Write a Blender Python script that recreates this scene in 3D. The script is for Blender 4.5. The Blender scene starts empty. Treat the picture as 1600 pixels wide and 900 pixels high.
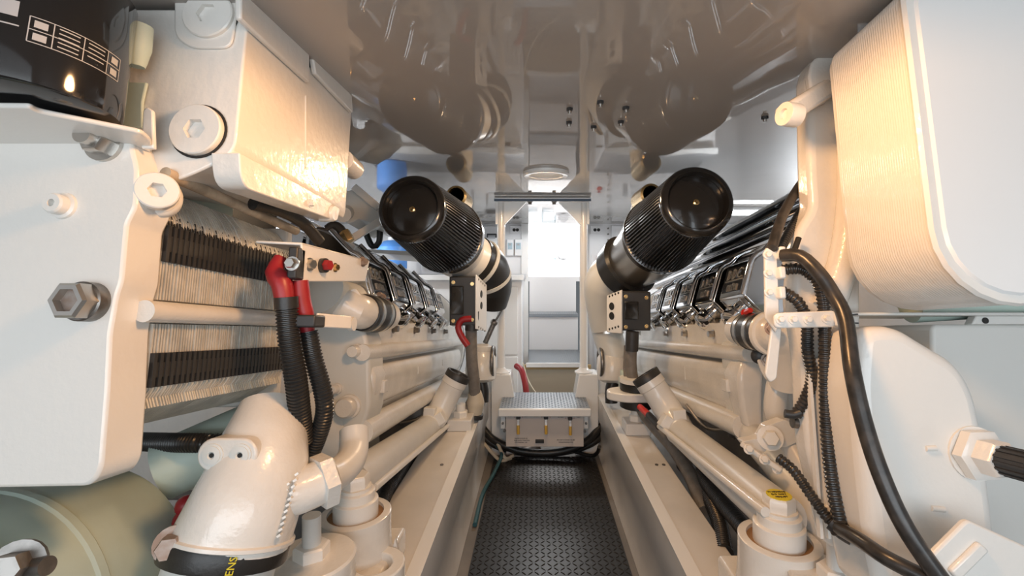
import bpy, bmesh, math, random
from mathutils import Vector as V, Matrix
random.seed(4)
S = bpy.context.scene
COL = S.collection
TH = math.radians(8.0)           # the engines sit on inclined beds
CT, ST = math.cos(TH), math.sin(TH)
FPX, VX, VY = 720.0, 837.0, 420.0
HC = 1.0                         # eye height over the walkway mat
FR = {'W': Matrix.Translation((0, 0, HC)),
      'E': Matrix.Translation((0, 0, HC)) @ Matrix.Rotation(-TH, 4, 'X')}

def W(px, py, x=None, y=None, z=None):
    """point of the place seen at a photo pixel, on the plane x=, y= or z= (metres from the eye)"""
    u, v = (px - VX) / FPX, (VY - py) / FPX
    t = x / u if x is not None else (y if y is not None else z / v)
    return V((u * t, t, v * t))

def E(px, py, x=None, a=None, y=None):
    """same, in the tilted frame of the engine beds"""
    u, v = (px - VX) / FPX, (VY - py) / FPX
    t = x / u if x is not None else (y if y is not None else a / (CT - v * ST))
    return V((u * t, t * (CT - v * ST), t * (ST + v * CT)))

X, Y, Z = V((1, 0, 0)), V((0, 1, 0)), V((0, 0, 1))

def basis(d):
    d = d.normalized()
    h = Z if abs(d.z) < 0.9 else X
    a = d.cross(h).normalized()
    return a, a.cross(d).normalized()

def spline(pts, step):
    P = [V(p) for p in pts]
    if len(P) == 2:
        n = max(1, int((P[1] - P[0]).length / step))
        return [P[0].lerp(P[1], i / n) for i in range(n + 1)]
    Q = [P[0] * 2 - P[1]] + P + [P[-1] * 2 - P[-2]]
    out = []
    for i in range(1, len(Q) - 2):
        p0, p1, p2, p3 = Q[i - 1:i + 3]
        n = max(2, int((p2 - p1).length / step))
        for k in range(n):
            t = k / n
            out.append(0.5 * (2 * p1 + (p2 - p0) * t + (2 * p0 - 5 * p1 + 4 * p2 - p3) * t * t
                              + (3 * p1 - p0 - 3 * p2 + p3) * t ** 3))
    out.append(P[-1].copy())
    return out

def even(pts, step):
    d = [0.0]
    for i in range(1, len(pts)):
        d.append(d[-1] + (pts[i] - pts[i - 1]).length)
    n = max(2, int(d[-1] / step)); out = []; j = 0
    for k in range(n + 1):
        s = d[-1] * k / n
        while j < len(pts) - 2 and d[j + 1] < s: j += 1
        out.append(pts[j].lerp(pts[j + 1], (s - d[j]) / max(1e-9, d[j + 1] - d[j])))
    return out

def roundpoly(pts, r, seg=5):
    """fillet the corners of a planar polygon of Vectors; r one radius or a list"""
    n = len(pts); out = []
    for i in range(n):
        p, a, b = pts[i], pts[i - 1], pts[(i + 1) % n]
        rr = r[i] if isinstance(r, (list, tuple)) else r
        if rr <= 0: out.append(p); continue
        da, db = a - p, b - p
        rr = min(rr, da.length * .49, db.length * .49)
        q0, q1 = p + da.normalized() * rr, p + db.normalized() * rr
        for k in range(seg + 1):
            t = k / seg
            out.append(q0 * (1 - t) ** 2 + p * 2 * t * (1 - t) + q1 * t * t)
    return out

class MB:
    def __init__(s): s.v = []; s.f = []
    def add(s, vs, fs):
        o = len(s.v); s.v += [V(p) for p in vs]; s.f += [[i + o for i in f] for f in fs]; return s
    def prism(s, poly, vec):
        n = len(poly); vec = V(vec)
        vs = list(poly) + [p + vec for p in poly]
        return s.add(vs, [list(range(n))[::-1], list(range(n, 2 * n))] + [[i, (i + 1) % n, n + (i + 1) % n, n + i] for i in range(n)])
    def box(s, c, sz, R=None):
        c = V(c); hx, hy, hz = [k / 2 for k in sz]
        vs = [V((x, y, z)) for x in (-hx, hx) for y in (-hy, hy) for z in (-hz, hz)]
        if R is not None: vs = [R @ p for p in vs]
        return s.add([c + p for p in vs], [[0, 1, 3, 2], [4, 6, 7, 5], [0, 4, 5, 1], [2, 3, 7, 6], [0, 2, 6, 4], [1, 5, 7, 3]])
    def bb(s, p0, p1):
        p0, p1 = V(p0), V(p1)
        return s.box((p0 + p1) / 2, [abs(k) for k in (p1 - p0)])
    def bar(s, p0, p1, w, h, up=Z):
        p0, p1 = V(p0), V(p1); d = (p1 - p0).normalized(); a = d.cross(up).normalized(); b = a.cross(d)
        poly = [p0 + a * (i * w / 2) + b * (j * h / 2) for i, j in ((-1, -1), (1, -1), (1, 1), (-1, 1))]
        return s.prism(poly, p1 - p0)
    def loft(s, rings, cap=True, closed=True):
        n = len(rings[0]); vs = [p for r in rings for p in r]; fs = []
        for k in range(len(rings) - 1):
            for i in range(n if closed else n - 1):
                j = (i + 1) % n
                fs.append([k * n + i, k * n + j, (k + 1) * n + j, (k + 1) * n + i])
        if cap:
            fs.append(list(range(n))[::-1]); fs.append([(len(rings) - 1) * n + i for i in range(n)])
        return s.add(vs, fs)
    def lathe(s, o, ax, prof, n=32, cap=True):
        """prof: (radius, distance along ax)"""
        o = V(o); ax = V(ax).normalized(); a, b = basis(ax)
        cs = [(math.cos(2 * math.pi * i / n), math.sin(2 * math.pi * i / n)) for i in range(n)]
        return s.loft([[o + ax * h + (a * c + b * d) * max(r, 1e-4) for c, d in cs] for r, h in prof], cap)
    def cyl(s, p0, p1, r, r1=None, n=24):
        p0, p1 = V(p0), V(p1)
        return s.lathe(p0, p1 - p0, [(r, 0), (r if r1 is None else r1, (p1 - p0).length)], n)
    def ring(s, o, ax, r0, r1, h, n=36):
        """flat annulus of height h"""
        return s.lathe(o, ax, [(r0, 0), (r1, 0), (r1, h), (r0, h), (r0, 0)], n, False)
    def tube(s, pts, r, n=14, step=.012, cap=True, raw=False):
        P = pts if raw else (spline(pts, step) if len(pts) > 2 or callable(r) or isinstance(r, list) else [V(p) for p in pts])
        if isinstance(r, list):      # radii given at the control points
            rad = r; m = len(P) - 1; k = len(rad) - 1
            r = lambda i: rad[min(k - 1, int(i / m * k))] * (1 - (i / m * k - min(k - 1, int(i / m * k)))) + rad[min(k - 1, int(i / m * k)) + 1] * (i / m * k - min(k - 1, int(i / m * k)))
        rings = []; a = None
        for i, p in enumerate(P):
            d = (P[min(i + 1, len(P) - 1)] - P[max(i - 1, 0)]).normalized()
            if a is None: a, b = basis(d)
            else:
                a = (a - d * a.dot(d)).normalized(); b = a.cross(d)
            q = r(i) if callable(r) else r
            rings.append([p + (a * math.cos(2 * math.pi * k / n) + b * math.sin(2 * math.pi * k / n)) * q for k in range(n)])
        return s.loft(rings, cap)
    def corr(s, pts, r, pitch=.0075, n=14, depth=.13):
        P = even(spline(pts, .01), pitch / 4)
        return s.tube(P, lambda i: r * (1 if i % 4 < 2 else 1 - depth), n, raw=True)
    def hexn(s, p, ax, r, h, chamfer=True):
        p = V(p); ax = V(ax).normalized(); a, b = basis(ax)
        ring = lambda q, rr: [q + (a * math.cos(math.pi / 3 * i) + b * math.sin(math.pi / 3 * i)) * rr for i in range(6)]
        rs = [ring(p, r), ring(p + ax * h * .85, r), ring(p + ax * h, r * .88)] if chamfer else [ring(p, r), ring(p + ax * h, r)]
        return s.loft(rs)
    def bolt(s, p, ax, r, h, washer=1.35):
        p = V(p); ax = V(ax).normalized()
        s.cyl(p - ax * r * .1, p + ax * r * .22, r * washer, n=20)
        return s.hexn(p + ax * r * .2, ax, r, h)
    def hexhole(s, c, ax, R, h, rh, depth, ch=.002):
        """round disc of height h with a hexagonal socket sunk into its outer face"""
        c = V(c); ax = V(ax).normalized(); a, b = basis(ax); n = 48
        cir = lambda r, d: [c + ax * d + (a * math.cos(2 * math.pi * i / n) + b * math.sin(2 * math.pi * i / n)) * r for i in range(n)]
        def hx(d):
            out = []
            for i in range(n):
                t = 2 * math.pi * i / n; q = (t % (math.pi / 3)) - math.pi / 6
                r = rh * math.cos(math.pi / 6) / math.cos(q); out.append(c + ax * d + (a * math.cos(t) + b * math.sin(t)) * r)
            return out
        return s.loft([cir(R, 0), cir(R, h - ch), cir(R - ch, h), hx(h), hx(h - depth)])
    def ball(s, c, r, n=16, sx=(1, 1, 1)):
        c = V(c); m = n // 2
        rings = []
        for i in range(m + 1):
            t = math.pi * (i + .02 * (i == 0) - .02 * (i == m)) / m
            rings.append([c + V((math.sin(t) * math.cos(2 * math.pi * k / n) * r * sx[0], math.sin(t) * math.sin(2 * math.pi * k / n) * r * sx[1], math.cos(t) * r * sx[2])) for k in range(n)])
        return s.loft(rings)
    def torus(s, c, ax, R, r, n=40, m=10):
        c = V(c); ax = V(ax).normalized(); a, b = basis(ax)
        rings = []
        for i in range(n + 1):
            t = 2 * math.pi * i / n; d = a * math.cos(t) + b * math.sin(t)
            rings.append([c + d * (R + r * math.cos(2 * math.pi * k / m)) + ax * r * math.sin(2 * math.pi * k / m) for k in range(m)])
        return s.loft(rings, False)
    def text(s, txt, o, xd, yd, size, ext=.001, align='CENTER'):
        cu = bpy.data.curves.new('t', 'FONT'); cu.body = txt; cu.size = 1; cu.extrude = .02; cu.align_x = align; cu.align_y = 'CENTER'; cu.resolution_u = 2
        ob = bpy.data.objects.new('t', cu); COL.objects.link(ob)
        me = bpy.data.meshes.new_from_object(ob.evaluated_get(bpy.context.evaluated_depsgraph_get()))
        xd, yd = V(xd).normalized(), V(yd).normalized(); zd = xd.cross(yd)
        s.add([V(o) + xd * (p.co.x * size) + yd * (p.co.y * size) + zd * (p.co.z / .02 * ext) for p in me.vertices], [list(p.vertices) for p in me.polygons])
        bpy.data.objects.remove(ob); bpy.data.curves.remove(cu); bpy.data.meshes.remove(me)
        return s

SC = 1.0        # size of the machinery being modelled (the front-end units are built at 0.8)
def mesh(name, mb, base, bevel=None, smooth=38):
    me = bpy.data.meshes.new(name)
    me.from_pydata([tuple(p * SC - base) for p in mb.v], [], mb.f)
    bm = bmesh.new(); bm.from_mesh(me)
    bmesh.ops.recalc_face_normals(bm, faces=bm.faces[:])
    bm.to_mesh(me); bm.free()
    for p in me.polygons: p.use_smooth = True
    me.set_sharp_from_angle(angle=math.radians(smooth))
    return me

def mk(name, mb, mat, base, bevel=None, smooth=38):
    o = bpy.data.objects.new(name, mesh(name, mb, base, bevel, smooth))
    o.data.materials.append(mat); COL.objects.link(o)
    if bevel:
        m = o.modifiers.new('edge', 'BEVEL'); m.width = bevel; m.segments = 2 if bevel < .006 else 4
        m.limit_method = 'ANGLE'; m.angle_limit = math.radians(32); m.harden_normals = False
        m.use_clamp_overlap = True
    return o

class Thing:
    def __init__(s, name, label, cat, base, fr='E', group=None):
        s.base = V(base) * SC
        o = s.o = bpy.data.objects.new(name, None); COL.objects.link(o)
        o.matrix_world = FR[fr] @ Matrix.Translation(s.base); o.empty_display_size = .05
        o['label'] = label; o['category'] = cat
        if group: o['group'] = group
    def part(s, name, mb, mat, parent=None, label=None, bevel=None, smooth=38):
        o = mk(name, mb, mat, s.base, bevel, smooth); o.parent = parent or s.o
        if label: o['label'] = label
        return o

def solo(name, mb, mat, label, cat, fr='E', group=None, bevel=None, smooth=38, kind=None):
    xs = [p.x for p in mb.v]; ys = [p.y for p in mb.v]; zs = [p.z for p in mb.v]
    base = V(((min(xs) + max(xs)) / 2, (min(ys) + max(ys)) / 2, min(zs)))
    base = base * SC
    o = mk(name, mb, mat, base, bevel, smooth)
    o.matrix_world = FR[fr] @ Matrix.Translation(base)
    if label: o['label'] = label
    if cat: o['category'] = cat
    if group: o['group'] = group
    if kind: o['kind'] = kind
    return o

def struct(name, mb, mat, fr='W', label=None, bevel=None):
    return solo(name, mb, mat, label, None, fr, None, bevel, kind='structure')

# ------------------------------------------------------------------ materials
def mat(name, col, rough=.4, metal=0, bump=0, bscale=60, coat=0, var=0, vscale=6, spec=.5, dirt=None, bdist=.002):
    m = bpy.data.materials.new(name); m.use_nodes = True
    nt = m.node_tree; b = nt.nodes['Principled BSDF']
    b.inputs['Base Color'].default_value = (*col, 1); b.inputs['Roughness'].default_value = rough
    b.inputs['Metallic'].default_value = metal; b.inputs['Specular IOR Level'].default_value = spec
    b.inputs['Coat Weight'].default_value = coat; b.inputs['Coat Roughness'].default_value = .06
    tc = nt.nodes.new('ShaderNodeTexCoord')
    if bump:
        n = nt.nodes.new('ShaderNodeTexNoise'); n.inputs['Scale'].default_value = bscale; n.inputs['Detail'].default_value = 3
        nt.links.new(tc.outputs['Object'], n.inputs['Vector'])
        bp = nt.nodes.new('ShaderNodeBump'); bp.inputs['Strength'].default_value = bump; bp.inputs['Distance'].default_value = bdist
        nt.links.new(n.outputs['Fac'], bp.inputs['Height']); nt.links.new(bp.outputs['Normal'], b.inputs['Normal'])
        if coat: nt.links.new(bp.outputs['Normal'], b.inputs['Coat Normal'])
    if var:
        n = nt.nodes.new('ShaderNodeTexNoise'); n.inputs['Scale'].default_value = vscale; n.inputs['Detail'].default_value = 5
        nt.links.new(tc.outputs['Object'], n.inputs['Vector'])
        r = nt.nodes.new('ShaderNodeValToRGB'); e = r.color_ramp.elements
        e[0].position, e[1].position = .38, .62
        d = dirt or tuple(c * (1 - var) for c in col)
        e[0].color, e[1].color = (*d, 1), (*col, 1)
        nt.links.new(n.outputs['Fac'], r.inputs['Fac']); nt.links.new(r.outputs['Color'], b.inputs['Base Color'])
    return m

M = {
 'paint':  mat('engine_white_enamel', (.80, .775, .73), .28, bump=.25, bscale=90, coat=.35),
 'rough':  mat('textured_white_enamel', (.80, .775, .73), .30, bump=.6, bscale=55, coat=.4),
 'cast':   mat('cast_white_enamel', (.78, .75, .70), .27, bump=.3, bscale=130, coat=.4, var=.10, vscale=9),
 'white':  mat('gloss_white_gelcoat', (.84, .84, .83), .22, coat=.3),
 'white2': mat('satin_white_panel', (.86, .86, .87), .4),
 'girder': mat('scuffed_white_girder_paint', (.74, .71, .67), .3, bump=.15, bscale=30, coat=.2, var=.13, vscale=5),
 'green':  mat('pale_green_grey_enamel', (.54, .65, .585), .5, bump=.3, bscale=40, var=.12, vscale=7),
 'grey':   mat('light_grey_enamel', (.66, .66, .63), .4, bump=.15, bscale=60),
 'plate':  mat('worn_cooler_plate', (.74, .70, .62), .45, .1, var=.22, vscale=30),
 'brown':  mat('stained_pipe', (.50, .40, .29), .5, var=.4, vscale=30),
 'rubber': mat('black_rubber', (.018, .017, .016), .38, bump=.15, bscale=200),
 'hose':   mat('black_corrugated_plastic', (.022, .021, .02), .3),
 'hose2':  mat('dusty_black_hose', (.020, .019, .018), .30, var=.4, vscale=60, dirt=(.045, .04, .036)),
 'black':  mat('gloss_black_enamel', (.012, .012, .013), .09, coat=.5),
 'lid':    mat('smooth_black_cap', (.022, .02, .018), .17, coat=.3),
 'pleat':  mat('black_filter_pleats', (.022, .022, .023), .3),
 'plast':  mat('matt_black_plastic', (.03, .03, .031), .45),
 'comb':   mat('charcoal_gasket', (.030, .029, .028), .55),
 'chrome': mat('chrome', (.80, .81, .83), .07, 1),
 'chromed': mat('dark_chrome_recess', (.06, .065, .075), .22, .7),
 'steel':  mat('zinc_steel', (.55, .53, .50), .3, 1),
 'dsteel': mat('dull_steel', (.30, .28, .26), .42, 1, var=.3, vscale=60),
 'rust':   mat('rust_stained_steel', (.30, .20, .15), .5, .6, var=.4, vscale=40, dirt=(.42, .36, .32)),
 'brass':  mat('brass', (.75, .53, .25), .25, 1),
 'red':    mat('red_rubber', (.30, .016, .022), .4),
 'red2':   mat('red_plastic', (.62, .03, .02), .35),
 'yellow': mat('yellow_print', (.75, .62, .03), .5),
 'amber':  mat('amber_handle', (.55, .34, .05), .35),
 'clay':   mat('brown_rubber_ring', (.30, .17, .08), .75, bump=.3, bscale=80),
 'print':  mat('black_print', (.02, .02, .02), .6),
 'greyp':  mat('grey_print', (.42, .43, .45), .6),
 'redp':   mat('red_print', (.45, .10, .08), .6),
 'label':  mat('pale_blue_label', (.42, .55, .62), .45),
 'panel':  mat('white_control_panel', (.62, .56, .52), .4),
 'mat':    mat('black_diamond_rubber', (.014, .013, .012), .36, spec=.4),
 'tread':  mat('blue_grey_tread', (.28, .31, .34), .35, .5),
 'bilge':  mat('bilge_paint_and_pan_shade', (.22, .20, .18), .6, var=.3, vscale=4),
 'teal':   mat('teal_cable', (.03, .10, .12), .45),
 'cream':  mat('cream_cable', (.62, .54, .42), .45),
 'loom':   mat('grey_braided_loom', (.20, .18, .16), .55, bump=.5, bscale=220, var=.2, vscale=40),
 'beige':  mat('beige_bulkhead', (.62, .57, .46), .5),
 'tan':    mat('tan_wood', (.50, .34, .15), .5),
 'blue':   mat('blue_plastic', (.10, .30, .75), .35),
 'navy':   mat('navy_edge', (.05, .08, .13), .4),
 'pipe':   mat('grey_white_pipe', (.70, .69, .66), .33, bump=.1, bscale=50, var=.06, vscale=12),
 'speck':  mat('speckled_grey_deck', (.52, .53, .55), .5, var=.35, vscale=160),
 'dark':   mat('dark_recess', (.015, .014, .013), .7),
}
# ------------------------------------------------------------------ setting
CZ, FZ = .39, -1.013
def ceiling_mat():
    m = mat('glossy_grey_ceiling_gelcoat', (.42, .392, .365), .03, spec=.42)
    nt = m.node_tree; b = nt.nodes['Principled BSDF']
    tc = nt.nodes.new('ShaderNodeTexCoord'); n = nt.nodes.new('ShaderNodeTexNoise')
    n.inputs['Scale'].default_value = 5; n.inputs['Detail'].default_value = 1
    bp = nt.nodes.new('ShaderNodeBump'); bp.inputs['Strength'].default_value = .05; bp.inputs['Distance'].default_value = .02
    nt.links.new(tc.outputs['Object'], n.inputs['Vector']); nt.links.new(n.outputs['Fac'], bp.inputs['Height']); nt.links.new(bp.outputs['Normal'], b.inputs['Normal'])
    return m
M['ceil'] = ceiling_mat()
RX = 1.75
struct('floor', MB().bb((-RX, -1.3, FZ - .05), (RX, 4.0, FZ)), M['bilge'])
struct('ceiling', MB().bb((-RX, -1.3, CZ), (RX, 4.0, CZ + .05)), M['ceil'])
struct('wall_left', MB().bb((-RX - .05, -1.3, FZ), (-RX, 4.0, CZ)), M['white2'])
struct('wall_right', MB().bb((RX, -1.3, FZ), (RX + .05, 4.0, CZ)), M['white2'])
struct('wall_back', MB().bb((-RX, -1.35, FZ), (RX, -1.3, CZ)), M['white2'])
DL, DR = -.075, .40
w = MB(); w.bb((-RX, 4.0, FZ), (DL, 4.06, CZ)); w.bb((DR, 4.0, FZ), (RX, 4.06, CZ)); w.bb((DL, 4.0, FZ), (DR, 4.06, -.78))
struct('wall_far', w, M['white2'])
struct('trim_1', MB().bb((DL - .05, 3.965, -.98), (DL + .012, 4.0, CZ)), M['white'], bevel=.004)
struct('trim_2', MB().bb((DR - .012, 3.965, -.98), (DR + .05, 4.0, CZ)), M['white'], bevel=.004)
# compartment beyond the doorway
struct('floor_beyond', MB().bb((-.9, 4.42, -.12), (1.3, 6.6, -.075)), M['white2'])
struct('wall_beyond', MB().bb((-.9, 6.6, -.12), (1.3, 6.65, 1.0)), M['white2'])
w = MB(); w.bb((-.95, 4.06, -1.0), (-.9, 6.65, 1.0)); struct('wall_beyond_left', w, M['white2'])
w = MB(); w.bb((1.3, 4.06, -1.0), (1.35, 6.65, 1.0)); struct('wall_beyond_right', w, M['white2'])
struct('ceiling_beyond', MB().bb((-.95, 4.06, .95), (1.35, 6.65, 1.0)), M['white2'])

# steps up through the doorway
st = Thing('companion_steps', 'white steps with grey ribbed treads rising through the far doorway', 'steps', (.16, 3.7, FZ), 'W')
def tread_mb(y0, y1, z, x0=DL + .015, x1=DR - .015, n=26):
    m = MB(); m.bb((x0, y0, z - .028), (x1, y1, z - .004))
    for i in range(n):
        xx = x0 + (i + .5) * (x1 - x0) / n
        m.bb((xx - .0035, y0 + .012, z - .004), (xx + .0035, y1 - .002, z))
    return m
st.part('tread', tread_mb(3.6, 4.2, -.735), M['tread'])
st.part('nosing', MB().bb((DL, 3.585, -.768), (DR, 3.6, -.733)), M['white'], bevel=.003)
st.part('riser', MB().bb((DL + .015, 4.2, -.76), (DR - .015, 4.215, -.44)), M['white2'])
st.part('tread', tread_mb(4.165, 4.4, -.405), M['tread'])
st.part('riser', MB().bb((DL + .015, 4.4, -.43), (DR - .015, 4.415, -.08)), M['white2'])
st.part('kickboard', MB().bb((-.09, 3.66, -.80), (.44, 3.69, -.765)), M['tan'])
st.part('base_panel', MB().bb((-.09, 3.70, FZ), (.44, 3.73, -.80)), M['beige'])

# things seen bright beyond the doorway
t = Thing('pump_unit', 'white pump set on a pale stand seen through the doorway, right of the pipe stand', 'pump', (.27, 5.6, -.075), 'W')
t.part('cabinet', MB().bb((.22, 5.45, -.075), (.45, 5.8, .10)), M['white2'], bevel=.01)
t.part('motor', MB().cyl((.33, 5.5, .17), (.33, 5.8, .17), .06), M['speck'])
t.part('bracket', MB().bb((.25, 5.5, .10), (.41, 5.7, .118)), M['greyp'])
t = Thing('pipe_stand', 'white T-shaped pipe stand seen through the far doorway', 'pipe', (.02, 5.3, -.075), 'W')
t.part('pipe', MB().cyl((.04, 5.3, -.075), (.04, 5.3, .44), .022), M['white2'])
t.part('crossbar', MB().cyl((-.07, 5.3, .44), (.15, 5.3, .44), .02), M['white2'])
t = Thing('white_locker', 'white locker with blue-edged doors deep inside the next compartment', 'locker', (.1, 6.3, -.075), 'W')
t.part('body', MB().bb((-.3, 6.25, -.075), (.36, 6.58, .36)), M['white2'], bevel=.01)
for x0, x1 in ((-.12, .06), (.09, .27)):
    f = MB()
    for p, q in (((x0, -.02), (x1, -.012)), ((x0, .14), (x1, .15)), ((x0, -.02), (x0 + .008, .15)), ((x1 - .012, -.02), (x1, .15))):
        f.bb((p[0], 6.238, p[1]), (q[0], 6.25, q[1]))
    t.part('door_edge', f, M['label'], label='pale blue door edging')

# walkway mat with raised diamond lugs
m = MB(); x0, x1, y0, y1 = -.222, .316, .55, 2.46
m.bb((x0, y0, FZ), (x1, y1, -1.002))
def lug(m, cx, cy, z, ang, L, wd, h):
    ca, sa = math.cos(ang), math.sin(ang); P = lambda u, v, zz: V((cx + u * ca - v * sa, cy + u * sa + v * ca, zz))
    m.add([P(-L, 0, z), P(-L * .45, -wd, z), P(L * .45, -wd, z), P(L, 0, z), P(L * .45, wd, z), P(-L * .45, wd, z),
           P(-L * .5, 0, z + h), P(L * .5, 0, z + h)],
          [[0, 1, 6], [1, 2, 7, 6], [2, 3, 7], [3, 4, 7], [4, 5, 6, 7], [5, 0, 6]])
def lugs(m, x0, x1, y0, y1, z, p, h=.002):
    nx, ny = int((x1 - x0) / p), int((y1 - y0) / p)
    for i in range(nx):
        for j in range(ny):
            lug(m, x0 + (i + .5) * (x1 - x0) / nx, y0 + (j + .5) * (y1 - y0) / ny, z, math.pi / 4 * (1 if (i + j) % 2 else -1), p * .56, p * .13, h)
lugs(m, x0, x1, y0, y1, -1.002, .0215, .0022)
solo('diamond_mat', m, M['mat'], 'black diamond-pattern rubber mat running along the walkway', 'mat', 'W')

# girders
def girder(name, s, xi, xo, lab):
    pr = [(xo, -.69), (xi, -.69), (xi, -.815), (xi - s * -.012, -.835), (xi - s * -.012, -.975), (xi - s * .0, FZ), (xo, FZ)]
    t = Thing(name, lab, 'girder', (xi, 1.5, FZ), 'W', 'engine bed girders')
    t.part('bed_beam', MB().prism([V((p[0], .35, p[1])) for p in pr], (0, 2.19, 0)), M['girder'], bevel=.003)
    return t
gl = girder('engine_girder', -1, -.26, -.437, 'long white engine girder along the left edge of the black mat')
gr = girder('engine_girder', 1, .34, .472, 'long white engine girder along the right edge of the black mat')
# fix: capping strips along the inner edges
gl.part('edge_strip', MB().bb((-.292, .35, -.691), (-.2575, 2.54, -.686)), M['white'])
gr.part('edge_strip', MB().bb((.3375, .35, -.691), (.372, 2.54, -.686)), M['white'])
for g, xs in ((gl, (-.33,)), (gr, (.425, .45))):
    for k, xx in enumerate(xs):
        g.part('screw', MB().cyl((xx, 1.62, -.69), (xx, 1.62, -.687), .006, n=12), M['dsteel'])

# deck posts on pedestals, gussets, crossbar
for s, px, lab in ((-1, 783, 'white tubular deck post on the pedestal left of the step'), (1, 912, 'white tubular deck post on the pedestal right of the step')):
    x = (px - VX) / FPX * 2.55
    t = Thing('deck_post', lab, 'post', (x, 2.55, -.574), 'W', 'deck posts')
    t.part('tube', MB().cyl((x, 2.55, -.574), (x, 2.55, .37), .0225), M['white'])
    t.part('base_flange', MB().lathe((x, 2.55, -.574), Z, [(.05, 0), (.05, .008), (.028, .02), (.0225, .03)]), M['white'])
    i = .12 if s < 0 else -.12
    pol = [V((x - (.03 if s < 0 else -.03), 2.535, .368)), V((x + (i + .02 if s < 0 else i - .02), 2.535, .368)), V((x + (.022 if s < 0 else -.022), 2.535, .245)), V((x - (.03 if s < 0 else -.03), 2.535, .245))]
    t.part('gusset', MB().prism(pol, (0, .03, 0)), M['white'], bevel=.002)
    # pedestal
    xi, xo = (x + .055, x - .05) if s < 0 else (x - .03, x + .075)
    xb = xi + (.02 if s < 0 else -.02)
    p = Thing('post_pedestal', 'white box pedestal at the %s end of the step, carrying a deck post' % ('left' if s < 0 else 'right'), 'pedestal', (x, 2.55, FZ), 'W', 'post pedestals')
    p.part('body', MB().prism([V((xo, 2.5, FZ)), V((xb, 2.5, FZ)), V((xb, 2.5, -.69)), V((xi, 2.5, -.574)), V((xo, 2.5, -.574))], (0, .14, 0)), M['white'], bevel=.006)
    xe = -.41 if s < 0 else .52
    p.part('cross_beam', MB().bb((min(xe, xo), 2.545, FZ), (max(xe, xo), 2.64, -.577)), M['white'], bevel=.008)
    for zz in (-.69, -.80):
        p.part('bolt', MB().cyl((xo + (xe - xo) * .3, 2.545, zz), (xo + (xe - xo) * .3, 2.535, zz), .014), M['white'])
t = Thing('ceiling_crossbar', 'flat blue-edged crossbar bolted under the ceiling between the two deck posts', 'beam', (.04, 2.53, .368), 'W')
t.part('bar', MB().bb((-.225, 2.50, .366), (.30, 2.60, .388)), M['white'], bevel=.002)
t.part('edge', MB().bb((-.225, 2.494, .366), (.30, 2.50, .378)), M['navy'])
for px in (828, 866):
    x = (px - VX) / FPX * 2.5
    t.part('bolt', MB().bolt((x, 2.52, .366), -Z, .011, .012), M['dsteel'])

# step box with fuel panel
t = Thing('walkway_step', 'low step with a grey checkered tread bridging the walkway end', 'step', (.04, 2.3, FZ), 'W')
sx0, sx1 = (780 - VX) / FPX * 2.3, (922 - VX) / FPX * 2.3
tm = MB().bb((sx0, 2.305, -.712), (sx1, 2.60, -.697)); lugs(tm, sx0 + .004, sx1 - .004, 2.31, 2.60, -.697, .0155, .0018)
t.part('tread', tm, M['tread'])
t.part('nosing', MB().bb((sx0 - .004, 2.285, -.735), (sx1 + .004, 2.305, -.696)), M['white'], bevel=.006)
for x in (sx0 + .014, sx1 - .014):
    s_ = t.part('bracket', MB().prism([V((x - .012, 2.36, -.712)), V((x + .012, 2.36, -.712)), V((x + .012, 2.36, -.82)), V((x - .012, 2.36, -.82))], (0, .14, 0)), M['white'], bevel=.003)
    t.part('bolt', MB().cyl((x, 2.36, -.79), (x, 2.35, -.79), .006, n=10), M['dsteel'], parent=s_)
    t.part('bolt', MB().cyl((x, 2.36, -.73), (x, 2.35, -.73), .006, n=10), M['dsteel'], parent=s_)
t = Thing('fuel_control_panel', 'white fuel control panel with three amber lever valves below the step tread', 'control panel', (.04, 2.33, -.90), 'W')
py_ = 2.33
p0, p1 = W(790.5, 638, y=py_), W(912, 698, y=py_)
t.part('panel_plate', MB().bb((p0.x, py_, p1.z), (p1.x, py_ + .02, -.715)), M['panel'], bevel=.002)
def P_(px, py, d=.0): return W(px, py, y=py_) - Y * d
for cx, cy in ((810, 651), (853, 651), (890.5, 652.5)):
    v_ = t.part('valve_hub', MB().cyl(P_(cx, cy), P_(cx, cy, .018), .0115), M['plast'])
    a_, b_ = P_(cx, cy + 3, .016), P_(cx, cy + 12, .024)
    t.part('lever', MB().bar(a_, b_, .010, .006, up=Y), M['dsteel'], parent=v_)
    t.part('grip', MB().tube([P_(cx, cy + 11, .024), P_(cx, cy + 17, .028), P_(cx, cy + 24, .030)], .0075, n=12), M['amber'], parent=v_, label='amber lever grip')
    dots = MB()
    for k in range(6):
        an = math.radians(-30 + 48 * k)
        dots.cyl(P_(cx + 7.5 * math.cos(an), cy - 2 - 5.5 * math.sin(an)), P_(cx + 7.5 * math.cos(an), cy - 2 - 5.5 * math.sin(an), .0008), .0022, n=8)
    t.part('dial_marks', dots, M['redp'])
tx = MB().text('FUEL MANAGEMENT SYSTEM', P_(851, 640.4, .0006), X, Z, .012, .0006)
for cx, cy, l in ((796.5, 651, 'STBD'), (822, 651, 'PORT'), (839, 651, 'SUPPLY'), (866, 650.5, 'STBD'), (876, 652, 'RETURN'), (904, 652, 'PORT'), (810, 642.5, 'OFF'), (853, 642.5, 'OFF'), (890.5, 644, 'OFF')):
    tx.text(l, P_(cx, cy, .0006), X, Z, .0075, .0006)
for cx, cy, l in ((814, 685, 'VALVES SHOWN IN'), (815.5, 688.2, 'FUEL SUPPLY POSITION'), (814, 691.3, 'FOR NORMAL USE'), (884, 687.4, 'DO NOT CHANGE VALVES'), (884, 691, 'WHILE ENGINES RUN')):
    tx.text(l, P_(cx, cy, .0006), X, Z, .0075, .0006)
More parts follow.
